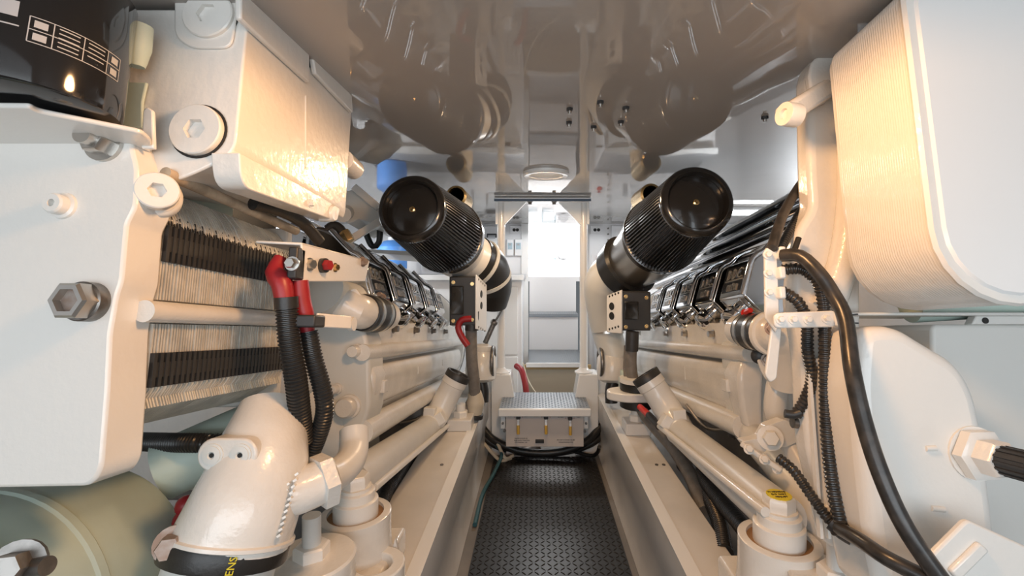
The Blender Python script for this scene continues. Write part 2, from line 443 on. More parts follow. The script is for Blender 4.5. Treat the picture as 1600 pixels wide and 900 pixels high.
t.part('panel_lettering', tx, M['print'])
t.part('switch', MB().bb(P_(836.5, 686), P_(850, 691.5) - Y * .012), M['plast'], bevel=.002)
for cx, cy in ((788, 639), (914, 639), (788.5, 672), (913.5, 673)):
    t.part('panel_screw', MB().cyl(W(cx, cy, y=2.35), W(cx, cy, y=2.35) - Y * .014, .007, n=10), M['dsteel'])

# recessed ring lamp in the ceiling
rc = V((.042, 1.87, CZ))
t = Thing('ceiling_downlight', 'round white ring downlight on the glossy ceiling above the far walkway', 'downlight', rc, 'W')
t.part('trim_ring', MB().lathe(rc, -Z, [(.094, 0), (.094, .010), (.088, .016), (.070, .014), (.066, .006), (.066, 0)], 48), M['white'])
lens = mat('downlight_lens', (.9, .87, .82), .3); 
lb = lens.node_tree.nodes['Principled BSDF']; lb.inputs['Emission Color'].default_value = (1, .82, .6, 1); lb.inputs['Emission Strength'].default_value = .1
t.part('lens', MB().cyl(rc - Z * .002, rc - Z * .005, .067, n=40), lens)

# small bolts through the ceiling
for px, py in ((938, 158), (890, 169), (889, 190), (978, 167), (970, 189), (927.5, 197), (1195, 182)):
    p = W(px, py, z=CZ)
    t = Thing('ceiling_bolt', {938: 'small capped bolt in the ceiling right of the right post, nearest of its cluster', 890: 'small capped bolt in the ceiling between the posts, nearer of two', 889: 'small capped bolt in the ceiling between the posts, farther of two', 978: 'small capped bolt in the ceiling, rightmost of the cluster by the right post', 970: 'small capped bolt in the ceiling behind the rightmost of its cluster', 927.5: 'small capped bolt in the ceiling tight beside the right post', 1195: 'lone small capped bolt in the ceiling near the right lug arm'}[px], 'bolt', p, 'W', 'ceiling bolts')
    t.part('nut', MB().hexn(p, -Z, .0085, .007), M['plast'])
    t.part('shank', MB().cyl(p - Z * .007, p - Z * .014, .0042, n=12), M['steel'])

# far bulkhead fittings
yb = 4.0
def B(px, py, d=0): return W(px, py, y=yb - d)
def bbox(m, a, b, d, d0=0):
    p, q = B(*a), B(*b); return m.bb((p.x, yb - d0 - d, q.z), (q.x, yb - d0, p.z))
def outlet(a, b, lab):
    t = Thing('wall_outlet', lab, 'outlet', B((a[0] + b[0]) / 2, b[1]), 'W', 'wall outlets')
    t.part('plate', bbox(MB(), a, b, .02), M['white2'], bevel=.003)
    cy = (a[1] + b[1]) / 2
    for k in (.36, .64):
        c = B(a[0] + (b[0] - a[0]) * k, cy) - Y * .02
        t.part('socket', MB().cyl(c, c - Y * .003, .014, n=16), M['print'])
outlet((797, 353), (815, 366), 'white twin outlet on the far wall left of the doorway')
outlet((922, 353), (942, 366), 'white twin outlet on the far wall right of the doorway')
for a, b, l in (((792, 374), (803, 400), 'left'), ((804.5, 374), (816, 400), 'right')):
    t = Thing('breaker_box', 'white breaker box with pale blue label on the far wall, %s of the pair' % l, 'breaker box', B(a[0], b[1]), 'W', 'breaker boxes by the doorway')
    t.part('case', bbox(MB(), a, b, .05), M['white2'], bevel=.008)
    t.part('label_plate', bbox(MB(), (a[0] + 2, a[1] + 6), (b[0] - 2, a[1] + 16), .003, .05), M['label'], label='pale blue label')
    t.part('switch', bbox(MB(), (a[0] + 4, a[1] + 7), (b[0] - 4, a[1] + 10), .008, .05), M['greyp'])
# lockers flanking the doorway
for x0, x1, l in ((-1.3, -.10, 'left'), (.50, 1.3, 'right')):
    t = Thing('bulkhead_locker', 'low white locker with speckled top %s of the far doorway' % l, 'locker', ((x0 + x1) / 2, 3.6, FZ), 'W', 'bulkhead lockers')
    t.part('body', MB().bb((x0, 3.34, FZ), (x1, 3.97, -.075)), M['white2'], bevel=.004)
    t.part('top', MB().bb((x0 - .0, 3.3, -.075), (x1 + (.015 if l == 'left' else 0), 3.97, -.045)), M['speck'])
    t.part('top_edge', MB().bb((x0, 3.285, -.08), (x1 + (.015 if l == 'left' else 0), 3.30, -.043)), M['white'])
    xd = x1 - .03 if l == 'left' else x0 + .03
    d = t.part('door', MB().bb((min(xd, xd + (-.24 if l == 'left' else .24)), 3.325, -.62), (max(xd, xd + (-.24 if l == 'left' else .24)), 3.34, -.13)), M['white'], bevel=.003)
    t.part('latch', MB().bb((xd - .09, 3.318, -.122), (xd - .05, 3.34, -.112)), M['print'], parent=d)
    t.part('door', MB().bb((min(xd, xd + (-.24 if l == 'left' else .24)), 3.325, -.98), (max(xd, xd + (-.24 if l == 'left' else .24)), 3.34, -.635)), M['white'], bevel=.003)
# switchboards either side
t = Thing('switchboard', 'white switchboard with grey display on the far wall behind the right air filter', 'switchboard', B(1000, 430), 'W')
t.part('plate', bbox(MB(), (955, 353), (1090, 432), .03), M['white2'], bevel=.003)
t.part('display', bbox(MB(), (972, 392), (979, 411), .004, .03), M['greyp'], label='grey display')
ln = MB()
for k in range(6): bbox(ln, (984, 392 + k * 4), (1000 + 3 * (k % 3), 393 + k * 4), .001, .03)
t.part('lettering', ln, M['greyp'])
hl = MB()
for k in range(9):
    c = B(950, 357 + k * 9); hl.cyl(c, c - Y * .012, .008, n=10)
t.part('mounting_studs', hl, M['dsteel'])
t = Thing('wiring_cabinet', 'open white wiring cabinet of relays on the far wall behind the left air filter', 'cabinet', B(720, 430), 'W')
t.part('body', bbox(MB(), (660, 354), (778, 430), .04), M['white2'], bevel=.003)
for k, (a, b) in enumerate((((672, 362), (700, 385)), ((706, 362), (735, 388)), ((742, 362), (756, 400)), ((762, 366), (777, 372)), ((764, 378), (777, 396)), ((672, 392), (700, 420)))):
    r_ = t.part('relay', bbox(MB(), a, b, .04, .04), M['white'] if k != 3 else M['plast'], bevel=.004)
    g = MB()
    for q in range(3): bbox(g, (a[0] + 2, a[1] + 3 + q * (b[1] - a[1]) / 3.4), (b[0] - 2, a[1] + 4.2 + q * (b[1] - a[1]) / 3.4), .002, .08)
    t.part('marking', g, M['greyp'], parent=r_)
t = Thing('isolator_switch', 'small red-handled isolator switch low on the far wall by the right post', 'switch', B(935, 410), 'W')
t.part('plate', bbox(MB(), (924, 398), (943, 420), .012), M['white2'], bevel=.002)
t.part('knob', MB().lathe(B(936, 403), -Y, [(.022, .012), (.022, .03), (.012, .045)]), M['red2'], label='red knob')
# tube lamps near the hull sides; the left one is unseen, added for reflections
def lamp_mat():
    m = mat('tube_lamp_diffuser', (.9, .9, .9), .4); b = m.node_tree.nodes['Principled BSDF']
    b.inputs['Emission Color'].default_value = (.93, .97, 1, 1); b.inputs['Emission Strength'].default_value = 6
    return m
M['lamp'] = lamp_mat()
for x, l in ((-1.42, 'left'), (1.36, 'right')):
    t = Thing('tube_lamp', 'white tube lamp under the ceiling near the far %s' % l, 'lamp', (x, 2.95, CZ), 'W', 'tube lamps')
    t.part('housing', MB().bb((x - .16, 2.9, CZ - .02), (x + .16, 3.0, CZ)), M['white2'], bevel=.004)
    t.part('diffuser', MB().bb((x - .15, 2.91, CZ - .045), (x + .15, 2.99, CZ - .02)), M['lamp'], bevel=.012)
# blue plastic drum
p = V((-1.09, 3.5, .175))
t = Thing('blue_bottle', 'blue plastic bottle on the left locker behind the left air filter', 'bottle', p - Z * .2, 'W')
t.part('body', MB().lathe(p - Z * .22, Z, [(.02, 0), (.10, .01), (.11, .05), (.11, .21), (.06, .255), (.03, .262)]), M['blue'])
t.part('cap', MB().cyl(p + Z * .042, p + Z * .065, .032), M['white'])
# red hose and cables behind and below the step
solo('red_hose', MB().tube([(-.12, 2.85, -.60), (-.085, 2.80, -.62), (-.06, 2.74, -.70), (-.05, 2.70, -.82), (-.05, 2.68, FZ + .02)], .018), M['red'], 'red hose bending down behind the left pedestal', 'hose', 'W')
solo('thin_cable', MB().tube([(-.10, 3.55, -.72), (-.05, 3.50, -.86), (.05, 3.4, -.97), (.16, 3.3, -1.0)], .005, n=8), M['cream'], 'thin cream cable drooping behind the step', 'cable', 'W')
cab = [
 ('black_cable', 'thick black cable slung under the control panel, uppermost', M['rubber'], .020, [(-.30, 2.52, -.86), (-.22, 2.47, -.92), (-.08, 2.44, -.965), (.10, 2.43, -.968), (.26, 2.46, -.93), (.36, 2.52, -.86)]),
 ('black_cable', 'thick black cable lying lowest behind the mat end', M['rubber'], .018, [(-.30, 2.50, -.90), (-.20, 2.475, -.955), (-.04, 2.475, -.99), (.14, 2.475, -.985), (.30, 2.49, -.945), (.40, 2.54, -.88)]),
 ('teal_cable', 'teal cable running along the left mat edge', M['teal'], .009, [(-.25, 2.5, -.93), (-.18, 2.42, -.965), (-.20, 2.25, -.99), (-.235, 2.05, -1.0), (-.238, 1.8, -1.0)]),
 ('cream_cable', 'cream cable curling out by the left girder, upper', M['cream'], .009, [(-.29, 2.52, -.88), (-.21, 2.46, -.925), (-.16, 2.40, -.985), (-.12, 2.44, -.99)]),
 ('cream_cable', 'cream cable curling out by the left girder, lower', M['cream'], .009, [(-.29, 2.49, -.93), (-.23, 2.42, -.965), (-.18, 2.39, -.995), (-.13, 2.43, -1.0)]),
 ('brass_hose', 'short brass fitting hose lying at the far left mat corner', M['rust'], .02, [(-.16, 2.47, -.985), (-.06, 2.49, -.985), (.02, 2.52, -.97)]),
 ('black_cable', 'black cable rising along the right mat edge to the girder', M['rubber'], .010, [(.20, 2.49, -.985), (.29, 2.43, -.985), (.318, 2.38, -.95), (.322, 2.33, -.90)]),
]
for n, l, m_, r, pts in cab: solo(n, MB().tube(pts, r, n=12), m_, l, 'cable' if 'hose' not in n else 'hose', 'W')

# lights
def area(name, loc, rot, sx, sy, e, col):
    L = bpy.data.lights.new(name, 'AREA'); L.shape = 'RECTANGLE'; L.size = sx; L.size_y = sy; L.energy = e; L.color = col
    o = bpy.data.objects.new(name, L); COL.objects.link(o); o.location = V(loc) + V((0, 0, HC)); o.rotation_euler = rot; return o
area('cool_rear_fill', (0, -1.1, .0), (math.radians(88), 0, 0), 2.6, .7, 25, (.82, .92, 1))  # broad cool fill light behind the eye, without a hatch
WARM = (1, .53, .22)
def spot(name, loc, e, col, ang=174, r=.06):
    L = bpy.data.lights.new(name, 'SPOT'); L.energy = e; L.color = col; L.spot_size = math.radians(ang); L.spot_blend = .06; L.shadow_soft_size = r
    o = bpy.data.objects.new(name, L); COL.objects.link(o); o.location = V(loc) + V((0, 0, HC)); return o
def point(name, loc, e, col, r=.05):
    L = bpy.data.lights.new(name, 'POINT'); L.energy = e; L.color = col; L.shadow_soft_size = r
    o = bpy.data.objects.new(name, L); COL.objects.link(o); o.location = V(loc) + V((0, 0, HC)); return o
spot('warm_downlight_near', (.05, .52, .33), 15, WARM, 180)
spot('warm_downlight_far', (.042, 1.87, .37), 15, (1, .68, .40))
spot('cool_end_light', (.05, 3.2, .36), 16, (.95, .98, 1))  # unseen cool light past the posts, keeps the far end white
area('compartment_light', (.2, 5.2, .9), (0, 0, 0), 1.6, 1.6, 38, (1, .98, .95))
area('added_tube_left', (-1.42, 2.95, .33), (0, 0, 0), .3, .08, 13, (.93, .97, 1))  # unseen light, added to brighten the chrome and the far wall
area('tube_right', (1.36, 2.95, .33), (0, 0, 0), .3, .08, 13, (.93, .97, 1))
wd = bpy.data.worlds.new('World'); S.world = wd; wd.use_nodes = True
wd.node_tree.nodes['Background'].inputs[0].default_value = (.6, .65, .7, 1); wd.node_tree.nodes['Background'].inputs[1].default_value = .2

cam = bpy.data.cameras.new('Camera'); co = bpy.data.objects.new('Camera', cam); COL.objects.link(co)
co.location = (0, 0, HC); co.rotation_euler = (math.pi / 2, 0, 0)
cam.sensor_width = 36; cam.lens = FPX / 1600 * 36; cam.shift_x = (800 - VX) / 1600; cam.shift_y = (VY - 450) / 1600
cam.clip_start = .02
S.camera = co
S.view_settings.view_transform = 'Standard'; S.view_settings.look = 'None'; S.view_settings.gamma = 1; S.view_settings.use_curve_mapping = False
S.view_settings.exposure = .06
# ================================================================== PORT SIDE (left), tilted frame
XL = -.47
SC = .8
# ---- plate cooler
a1 = E(183, 490, x=-.66).y
def F1(px, py, d=0): return E(px, py, a=a1) - Y * d
base = F1(60, 760)
pc = Thing('plate_cooler', 'white plate cooler with a stack of worn fins, nearest on the left', 'cooler', base)
out = [(-260, 219), (150, 213), (203, 217), (214, 262), (212, 322), (203, 340), (198, 350), (190, 440), (182, 462), (178, 488), (172, 520), (168, 610), (158, 735), (140, 760), (-260, 768)]
poly = roundpoly([F1(*p) for p in out], [0, 0, .012, .01, .01, .006, .006, .01, .02, .02, .01, 0, .02, .02, 0], 4)
pc.part('end_plate', MB().prism(poly, (0, .075, 0)), M['paint'], bevel=.004)
c = F1(165, 226)
b_ = MB().cyl(c, c - Y * .007, .030, n=32); b_.hexn(c - Y * .007, -Y, .022, .022); b_.cyl(c - Y * .029, c - Y * .042, .014)
pc.part('tie_bolt', b_, M['steel'], label='bright zinc tie bolt')
c = F1(100, 322)
pc.part('plug', MB().lathe(c, -Y, [(.022, 0), (.021, .004), (.0165, .006), (.0165, .018), (.014, .021), (.006, .021), (.005, .012)], 28), M['paint'])
c = F1(143, 472)
pn = pc.part('pipe_nut', MB().lathe(c, -Y, [(.031, 0), (.031, .018), (.0285, .020)], 32), M['dsteel'], label='dark threaded collar')
hx = MB(); a_, b2 = basis(-Y); 
ringh = lambda d, r, n=6: [c - Y * d + (a_ * math.cos(2 * math.pi * i / 6) + b2 * math.sin(2 * math.pi * i / 6)) * r for i in range(6)]
hx.loft([ringh(.018, .030), ringh(.038, .030), ringh(.042, .026)], False)
hx.loft([ringh(.042, .026), ringh(.042, .019), ringh(.02, .019)], False)
pc.part('hex_end', hx, M['steel'], parent=pn); pc.part('bore', MB().cyl(c - Y * .02, c - Y * .030, .019), M['rust'], parent=pn)
c = E(246, 308, x=-.662); ax = V((.62, -.78, .05))
pg = pc.part('flange_plug', MB().lathe(c - ax * .014, ax, [(.036, 0), (.036, .020), (.033, .024), (.031, .026), (.031, .028), (.02, .028)], 36).hexhole(c + ax * .027, ax, .031, .017, .0135, .014), M['paint'])
# fins
A0, N, PT = a1 + .078, 66, .0066
ct, cb = E(262, 288, a=A0).z, E(224, 682, a=A0).z
g1, g2 = E(238, 468, a=A0).z, E(236, 506, a=A0).z
u0, u1 = E(252, 352, a=A0).z, E(246, 408, a=A0).z
l0, l1 = E(236, 552, a=A0).z, E(230, 606, a=A0).z
XI = -.664
stk, cmb = MB(), MB()
for i in range(N):
    a = A0 + i * PT; j = .0012 * random.uniform(-1, 1); th = PT * .5
    pr = [(-.95, ct), (XI - .045 + j, ct + .002), (XI - .018 + j, ct - .03), (XI + j, u0 + .012), (XI + j, g1), (XI - .02, g1 - .002), (XI - .02, g2 + .002), (XI + j, g2),
          (XI + j, l1 - .004), (XI - .010 + j, l1 - .020), (XI - .004 + j, l1 - .036), (XI - .02 + j, cb + .045), (XI - .09, cb), (-.95, cb - .01)]
    stk.prism([V((x, a, z)) for x, z in pr], (0, th, 0))
bands = []
for z0, z1 in ((u0, u1), (l0, l1)):
    k = MB(); zm0, zm1 = z0 + (z1 - z0) * .28, z0 + (z1 - z0) * .72
    k.bb((XI - .02, A0, zm1), (XI + .006, A0 + N * PT, zm0))
    for i in range(N // 2):
        a = A0 + i * 2 * PT
        k.bb((XI - .02, a, z1), (XI + .0075, a + PT * 1.1, z0))
        k.bb((XI - .02, a + PT * 1.1, z1), (XI + .001, a + PT * 2, z0))
    if z0 == u0:
        for i in range(N):   # clip ends above the upper gasket
            a = A0 + i * PT
            k.bar((XI + .002, a, z0 - .001), (XI - .004, a + .002, z0 + .012 + .004 * (i % 3)), .0022, .0022, up=Y)
    bands.append(k)
pc.part('fin_stack', stk, M['plate'])
for k in bands: pc.part('gasket_band', k, M['comb'], label='black toothed gasket band')
p = E(240, 487, x=-.655)
pc.part('guide_bar', MB().cyl(p - Y * .02, p + Y * .46, .0185), M['cast'])
p, q = E(258, 270, x=-.635), E(456, 358, x=-.61)
pc.part('tie_rod', MB().tube([p, q + (q - p) * .05], .0105), M['brown'], label='brown stained tie rod')
pc.part('rear_plate', MB().bb((-1.0, A0 + N * PT + .002, cb - .02), (XI - .02, A0 + N * PT + .03, ct + .02)), M['cast'], bevel=.004)

# ---- big charge-air housing
xh = -.53
p0, p1 = E(379, 110, x=xh), E(548, 200, x=xh)
af, ar = p0.y, p1.y
ctp, cbt = E(379, 4, x=xh).z, E(372, 244, x=xh).z
hs = Thing('intercooler_housing', 'large glossy white casting with two hex-socket plugs at upper left', 'housing', V((-.6, af, cbt)))
prof = [(-.78, ctp), (-.78, cbt - .03), (-.74, cbt - .066), (-.635, cbt - .055), (xh, cbt), (xh, ctp)]
pl = roundpoly([V((x, af, z)) for x, z in prof], [.0, .04, .05, .06, .03, .0], 6)
pl2 = [p + Y * (ar - af) + Z * (.058 if p.z > .4 else (.085 * min(1, (xh - p.x) / .08) if p.z < cbt + .001 else 0)) for p in pl]
hs.part('body', MB().loft([pl, pl2]), M['rough'], bevel=.014)
# tapered top lid along the aisle side, two wedge segments
def wedge(pa, pb, pc_, pd, th=.012):
    P = [E(*k, x=xh + .001) for k in (pa, pb, pc_, pd)]
    return MB().prism(P, (th, 0, 0))
hs.part('top_cover', wedge((366, -40), (366, 30), (476, 130), (476, 60)), M['rough'], bevel=.003)
hs.part('top_cover', wedge((476, 60), (486, 116), (545, 177), (544, 150)), M['rough'], bevel=.003)
sm = MB(); a_, b_ = E(478, 150, x=xh + .001), E(478, 262, x=xh + .001); sm.bar(a_, b_, .003, .0025, up=X)
hs.part('casting_seam', sm, M['paint'])
# lower mounting lip
P = [E(374, 238, x=xh + .012), E(378, 292, x=xh + .012), E(527, 346, x=xh + .012), E(532, 326, x=xh + .012), E(500, 306, x=xh + .012)]
hs.part('lip', MB().prism(roundpoly(P, [.004, .03, .012, .012, .004]), (-.05, 0, 0)), M['rough'], bevel=.004)
p = E(520, 333, x=xh + .012)
hs.part('end_lug', MB().lathe(p - X * .03, X, [(.022, 0), (.022, .03), (.018, .036)], 24), M['rough'])
p = E(484, 317, x=xh + .012); hs.part('bolt', MB().bolt(p, X, .008, .008), M['paint'])
# rear lower boss seen past the corner
p = E(536, 250, x=xh - .02)
hs.part('rear_boss', MB().cyl(p + Y * .0, p + Y * .08, .03), M['cast'])
for px, py, k in ((312, 206, 'lower'), (331, 28, 'upper')):
    c = E(px, py, a=af)
    q = hs.part('socket_plug', MB().hexhole(c, -Y, .0455, .014, .0195, .012), M['paint'])
    hs.part('gap_ring', MB().ring(c - Y * .001, -Y, .0458, .0498, .002), M['dark'], parent=q)
# upper ear around the higher plug
P = [E(*k, a=af) for k in ((276, -12), (276, 60), (300, 78), (364, 78), (372, 28), (380, 28), (380, -12))]
hs.part('upper_ear', MB().prism(roundpoly(P, [0, .03, .02, .02, .004, .004, 0]), (0, -.006, 0)), M['paint'], bevel=.003)
P = roundpoly([V((x, af + .03, z)) for x, z in ((-.90, .50), (-.90, .12), (-.74, .10), (-.74, .50))], [.03, .05, 0, 0])
hs.part('side_body', MB().prism(P, (0, .3, 0)), M['green'], bevel=.01)
hs.part('filter_head', MB().bb((-.79, .795, E(215, 50, y=.80).z), (-.695, .9, .55)), M['green'], bevel=.012)
hs.part('pipe_stub', MB().tube([E(216, 40, y=.79), E(214, 85, y=.79), E(213, 104, y=.79)], [.021, .020, .012], n=16), M['green'])

hs.part('shade_panel', MB().bb((-.90, af + .02, cbt - .05), (-.86, ar + .25, cbt + .25)), M['rubber'], bevel=.01, label='dark panel added as shade behind the casting')  # dark filler closing the bright gap above the fins, stands in for shade
# ---- oil filter and bracket
d = .68; fc = E(45, 160, y=d); fr = .155 * d
zb = .175 * d / .54 + .035
of = Thing('oil_filter', 'black spin-on oil filter with white print at the top left corner', 'oil filter', fc, 'E')
fb = V((fc.x, fc.y, E(45, 133, y=d - fr * .65).z))
of.part('can', MB().lathe(fb, Z, [(.02, .004), (fr * .93, 0), (fr * .985, .004), (fr, .014), (fr, .20), (fr * .9, .215)], 72), M['black'])
def onfilt(m, ang0, z0, w, h, t=.0006):
    """strip wrapped on the can: centre angle (deg from +x toward the eye), metres"""
    n = max(1, int(w / .006)); vs = []
    for i in range(n + 1):
        an = math.radians(ang0) + (i / n - .5) * w / fr
        for zz in (z0 - h / 2, z0 + h / 2):
            r = fr + t; vs.append(fb + V((math.cos(an) * r, math.sin(an) * r, zz)))
    return m.add(vs, [[2 * i, 2 * i + 2, 2 * i + 3, 2 * i + 1] for i in range(n)])
EY = math.degrees(math.atan2(-fc.y, -fc.x))   # facing the eye
pr = MB()
for z in (.135, .127, .119): onfilt(pr, EY - 22, z, .055, .003)
onfilt(pr, EY - 24, .098, .045, .022); onfilt(pr, EY - 24, .075, .05, .002)
for z in (.142,): onfilt(pr, EY - 20, z, .07, .006)
of.part('white_print', pr, M['greyp'], label='white printed lettering block')
pr = MB(); b0 = EY + 24
for z in (.094, .058, .076): onfilt(pr, b0, z, .11, .0012)
for k in (-.055, -.032, .0, .032, .055): onfilt(pr, b0 + math.degrees(k / fr), .076, .0012, .036)
for k in (-.044,):
    for z in (.085, .067): onfilt(pr, b0 + math.degrees(k / fr), z, .013, .010)
for q in range(5): onfilt(pr, b0 + math.degrees(-.016 / fr), .090 - q * .0065, .022, .0016)
for q in range(4): onfilt(pr, b0 + math.degrees(.016 / fr), .089 - q * .0065, .022, .0016)
for z in (.085, .067): onfilt(pr, b0 + math.degrees(.044 / fr), z, .012, .010)
of.part('pictogram_print', pr, M['greyp'], label='grey pictogram grid')
yb2 = .785
cz = fb.z - .006
def EC(px, py):
    u, v = (px - VX) / FPX, (VY - py) / FPX
    t = cz / (ST + v * CT); return V((u * t, t * (CT - v * ST), cz))
P = [EC(*k) for k in ((-140, 158), (48, 160), (60, 168), (222, 201), (236, 214), (238, 232), (-140, 226))]
fbk = Thing('filter_bracket', 'white angled bracket plate under the black oil filter', 'bracket', P[3])
fbk.part('plate', MB().prism(roundpoly(P, [0, .01, .01, .01, .01, 0, 0]), (0, 0, -.008)), M['paint'], bevel=.002)
fbk.part('upturned_end', MB().prism([E(*k, y=.775) for k in ((223, 172), (229, 166), (238, 172), (240, 232), (220, 232))], (0, .008, 0)), M['paint'], bevel=.002)
P = [E(*k, y=.815) for k in ((190, 128), (229, 128), (222, 160), (222, 200), (190, 200))]
fbk.part('tab', MB().prism(P, (0, .006, 0)), M['green'], bevel=.002)

# ---- pale green alternator and elbow
alt = Thing('alternator', 'pale green cylindrical generator at the lower left corner', 'generator', V((-1.0, .8, -.7)))
ctr = V((-.985, 0, -.52)); 
alt.part('end_cover', MB().lathe(ctr + Y * .64, Y, [(.05, 0), (.22, .004), (.245, .02), (.25, .05), (.25, .115)], 56), M['green'])
alt.part('casing', MB().lathe(ctr + Y * .755, Y, [(.230, 0), (.236, .01), (.236, .12), (.240, .125), (.240, .14), (.236, .145), (.236, .31), (.225, .335), (.06, .34)], 56), M['green'])
rb = MB()
for an in (8, -6, -20):
    t_ = math.radians(an); dd = V((math.cos(t_), 0, math.sin(t_)))
    rb.bar(ctr + dd * .2365 + Y * .775, ctr + dd * .2365 + Y * 1.04, .012, .004, up=dd)
alt.part('cooling_ribs', rb, M['green'])
alt.part('mounting_foot', MB().bb((-1.1, .76, -1.14), (-.88, 1.0, -.73)), M['green'], bevel=.01)
c = E(258, 858, y=.80)
alt.part('clamp_bolt', MB().bolt(c + Y * .02, V((.35, -.9, .1)), .021, .03, 1.5), M['rust'], label='rusty hex bolt')
c = E(28, 884, y=.62)
alt.part('band_clamp', MB().bolt(c, V((.3, -.9, .2)), .02, .025, 1.6).cyl(c + V((-.07, .01, -.02)), c + V((.04, 0, .0)), .012), M['dsteel'], label='bright clamp bolt')
p = E(292, 790, y=.99)
m = MB().ball(p, .022).ball(p + V((0, 0, -.03)), .024).tube([p, p + V((.0, .02, -.04))], .018)
solo('terminal_boot', m, M['red'], 'dull red terminal boot behind the pale green generator', 'boot')

# elbow casting
e0 = [(422, 632, 1.02, .058), (414, 690, .97, .079), (403, 740, .93, .090), (385, 790, .90, .098), (366, 836, .885, .103)]
pts = [E(a, b, y=y) for a, b, y, r in e0]
el = Thing('pipe_elbow', 'white cast elbow with a two-hole lug at lower left', 'elbow', pts[-1])
el.part('body', MB().tube(pts, [r for *_, r in e0], n=36), M['cast'])
P2 = [E(358, 846, y=.884), E(350, 872, y=.875)]
axd = (P2[1] - P2[0]).normalized()
o = P2[0] - axd * .002
el.part('lip', MB().lathe(pts[-1] - axd * .004, axd, [(.102, 0), (.108, .003), (.108, .009), (.102, .012)], 48, False), M['cast'])
cl = Thing('clamp_band', 'black rubber clamp band with yellow letters around the white elbow foot', 'clamp', o, group=None)
cl.part('band', MB().lathe(o, axd, [(.095, -.004), (.108, -.004), (.109, .0), (.109, .026), (.108, .030), (.095, .030)], 56), M['rubber'])
tq = MB()
dirc = (V((0, 0, 0)) - o); dirc -= axd * dirc.dot(axd); dirc.normalize()
sd = axd.cross(dirc).normalized()
rotd = lambda an: dirc * math.cos(an) + sd * math.sin(an)
sgn = 1 if sd.x > 0 else -1
an = sgn * math.radians(8); nd = rotd(an)
tq.text('ENS', o + nd * .1095 + axd * .013, -axd, nd.cross(-axd) , .017, .0015)
cl.part('lettering', tq, M['yellow'], label='yellow letters')
el.part('lower_pipe', MB().tube([P2[0] + axd * .005, P2[1] + axd * .1], .094, n=36), M['grey'])
# lug with two holes
ca, cb_ = E(332, 711, y=.865), E(376, 711, y=.865)
r_ = .030; u = (cb_ - ca).normalized(); vv = V((0, 0, 1))
pl = [ca + (vv * math.cos(t) - u * math.sin(t)) * r_ for t in [math.pi * i / 12 for i in range(13)]] + [cb_ + (-vv * math.cos(t) + u * math.sin(t)) * r_ for t in [math.pi * i / 12 for i in range(13)]]
lg = el.part('lug', MB().prism(pl, (0, .07, 0)), M['cast'], bevel=.003)
for c in (ca, cb_):
    el.part('bushing', MB().lathe(c, -Y, [(.0205, 0), (.0205, .002), (.0165, .0025), (.0165, .004), (.007, .005), (.0045, .002)], 28), M['grey'], parent=lg)
    el.part('hole', MB().cyl(c + Y * .001, c - Y * .0035, .0042, n=16), M['dark'], parent=lg)
# raised casting marks
mk_ = MB()
for i in range(11):
    for k in (0, 1):
        if random.random() < .25 and k: continue
        t = i / 10; px, py = 462 - 28 * t - 11 * k, 742 + 96 * t + 6 * k
        yy = .885 - .035 * t + .004 * k
        pp = E(px, py, y=yy); mk_.bar(pp, pp + V((.006, .001, .004)), .004, .010, up=Y); 
el.part('cast_marks', mk_, M['cast'])
b = [E(438, 775, y=.91), E(470, 766, y=.93), E(503, 752, y=.96)]
br = el.part('branch', MB().tube(b, .044, n=28), M['cast'])
dn = (b[-1] - b[-2]).normalized()
el.part('union_nut', MB().hexn(b[-1] - dn * .008, dn, .056, .030), M['cast'], parent=br)
pp = [b[-1], E(525, 742, y=1.02), E(546, 722, y=1.08), E(553, 700, y=1.13), E(553, 672, y=1.16)]
solo('coolant_pipe', MB().tube(pp, .034, n=24), M['pipe'], 'grey-white bent coolant pipe leaving the elbow nut on the left', 'pipe')
# flange nut and body behind the elbow
bh = Thing('pump_casing', 'pale casing with brown shadowed hose behind the left elbow', 'pump', E(300, 700, y=1.15))
bh.part('body', MB().tube([E(255, 735, y=1.1), E(420, 660, y=1.2)], .07, n=24), M['green'])
solo('dark_hose', MB().corr([E(215, 690, y=1.12), E(300, 692, y=1.06), E(360, 690, y=1.08), E(420, 672, y=1.14)], .022), M['hose'], 'black corrugated hose passing behind the left elbow lug', 'hose')

# ---- terminal bracket with red cables
xk = -.50
tb = Thing('terminal_bracket', 'white angle bracket with studs carrying the red battery cables on the left', 'bracket', E(475, 440, x=xk))
P = [E(472, 379, x=xk), E(578, 407, x=xk), E(571, 440, x=xk), E(474, 440, x=xk)]
tb.part('face_plate', MB().prism(P, (-.006, 0, 0)), M['paint'], bevel=.002)
q = [E(472, 379, x=xk), E(578, 407, x=xk)]
tb.part('top_flange', MB().prism([q[0], q[1], q[1] + V((-.12, 0, .005)), q[0] + V((-.10, 0, .005))], (0, 0, -.006)), M['paint'], bevel=.002)
p = E(463, 412, x=xk - .01)
tb.part('insulator', MB().box(p, (.02, .035, .068)), M['plast'], bevel=.003)
for px, py, r, m_, l in ((483, 413, .011, 'steel', None), (523, 418, .0085, 'brass', None), (566, 409, .011, 'rust', None)):
    tb.part('bolt', MB().bolt(E(px, py, x=xk), V((1, -.3, 0)), r, r), M[m_])
c = E(502, 415, x=xk)
tb.part('stud_collar', MB().cyl(c, c + V((.012, -.003, 0)), .017), M['plast'])
tb.part('stud_cap', MB().hexn(c + V((.011, -.003, 0)), V((1, -.3, 0)), .013, .014), M['red'], label='red stud cap')
c = E(457, 412, x=xk); tb.part('side_bolt', MB().bolt(c, -Y, .011, .012), M['steel'])
rd = Thing('battery_cable', 'red battery cable in thick black conduit, nearer of the left pair', 'cable', E(448, 470, y=.96), group='red battery cables on the left')
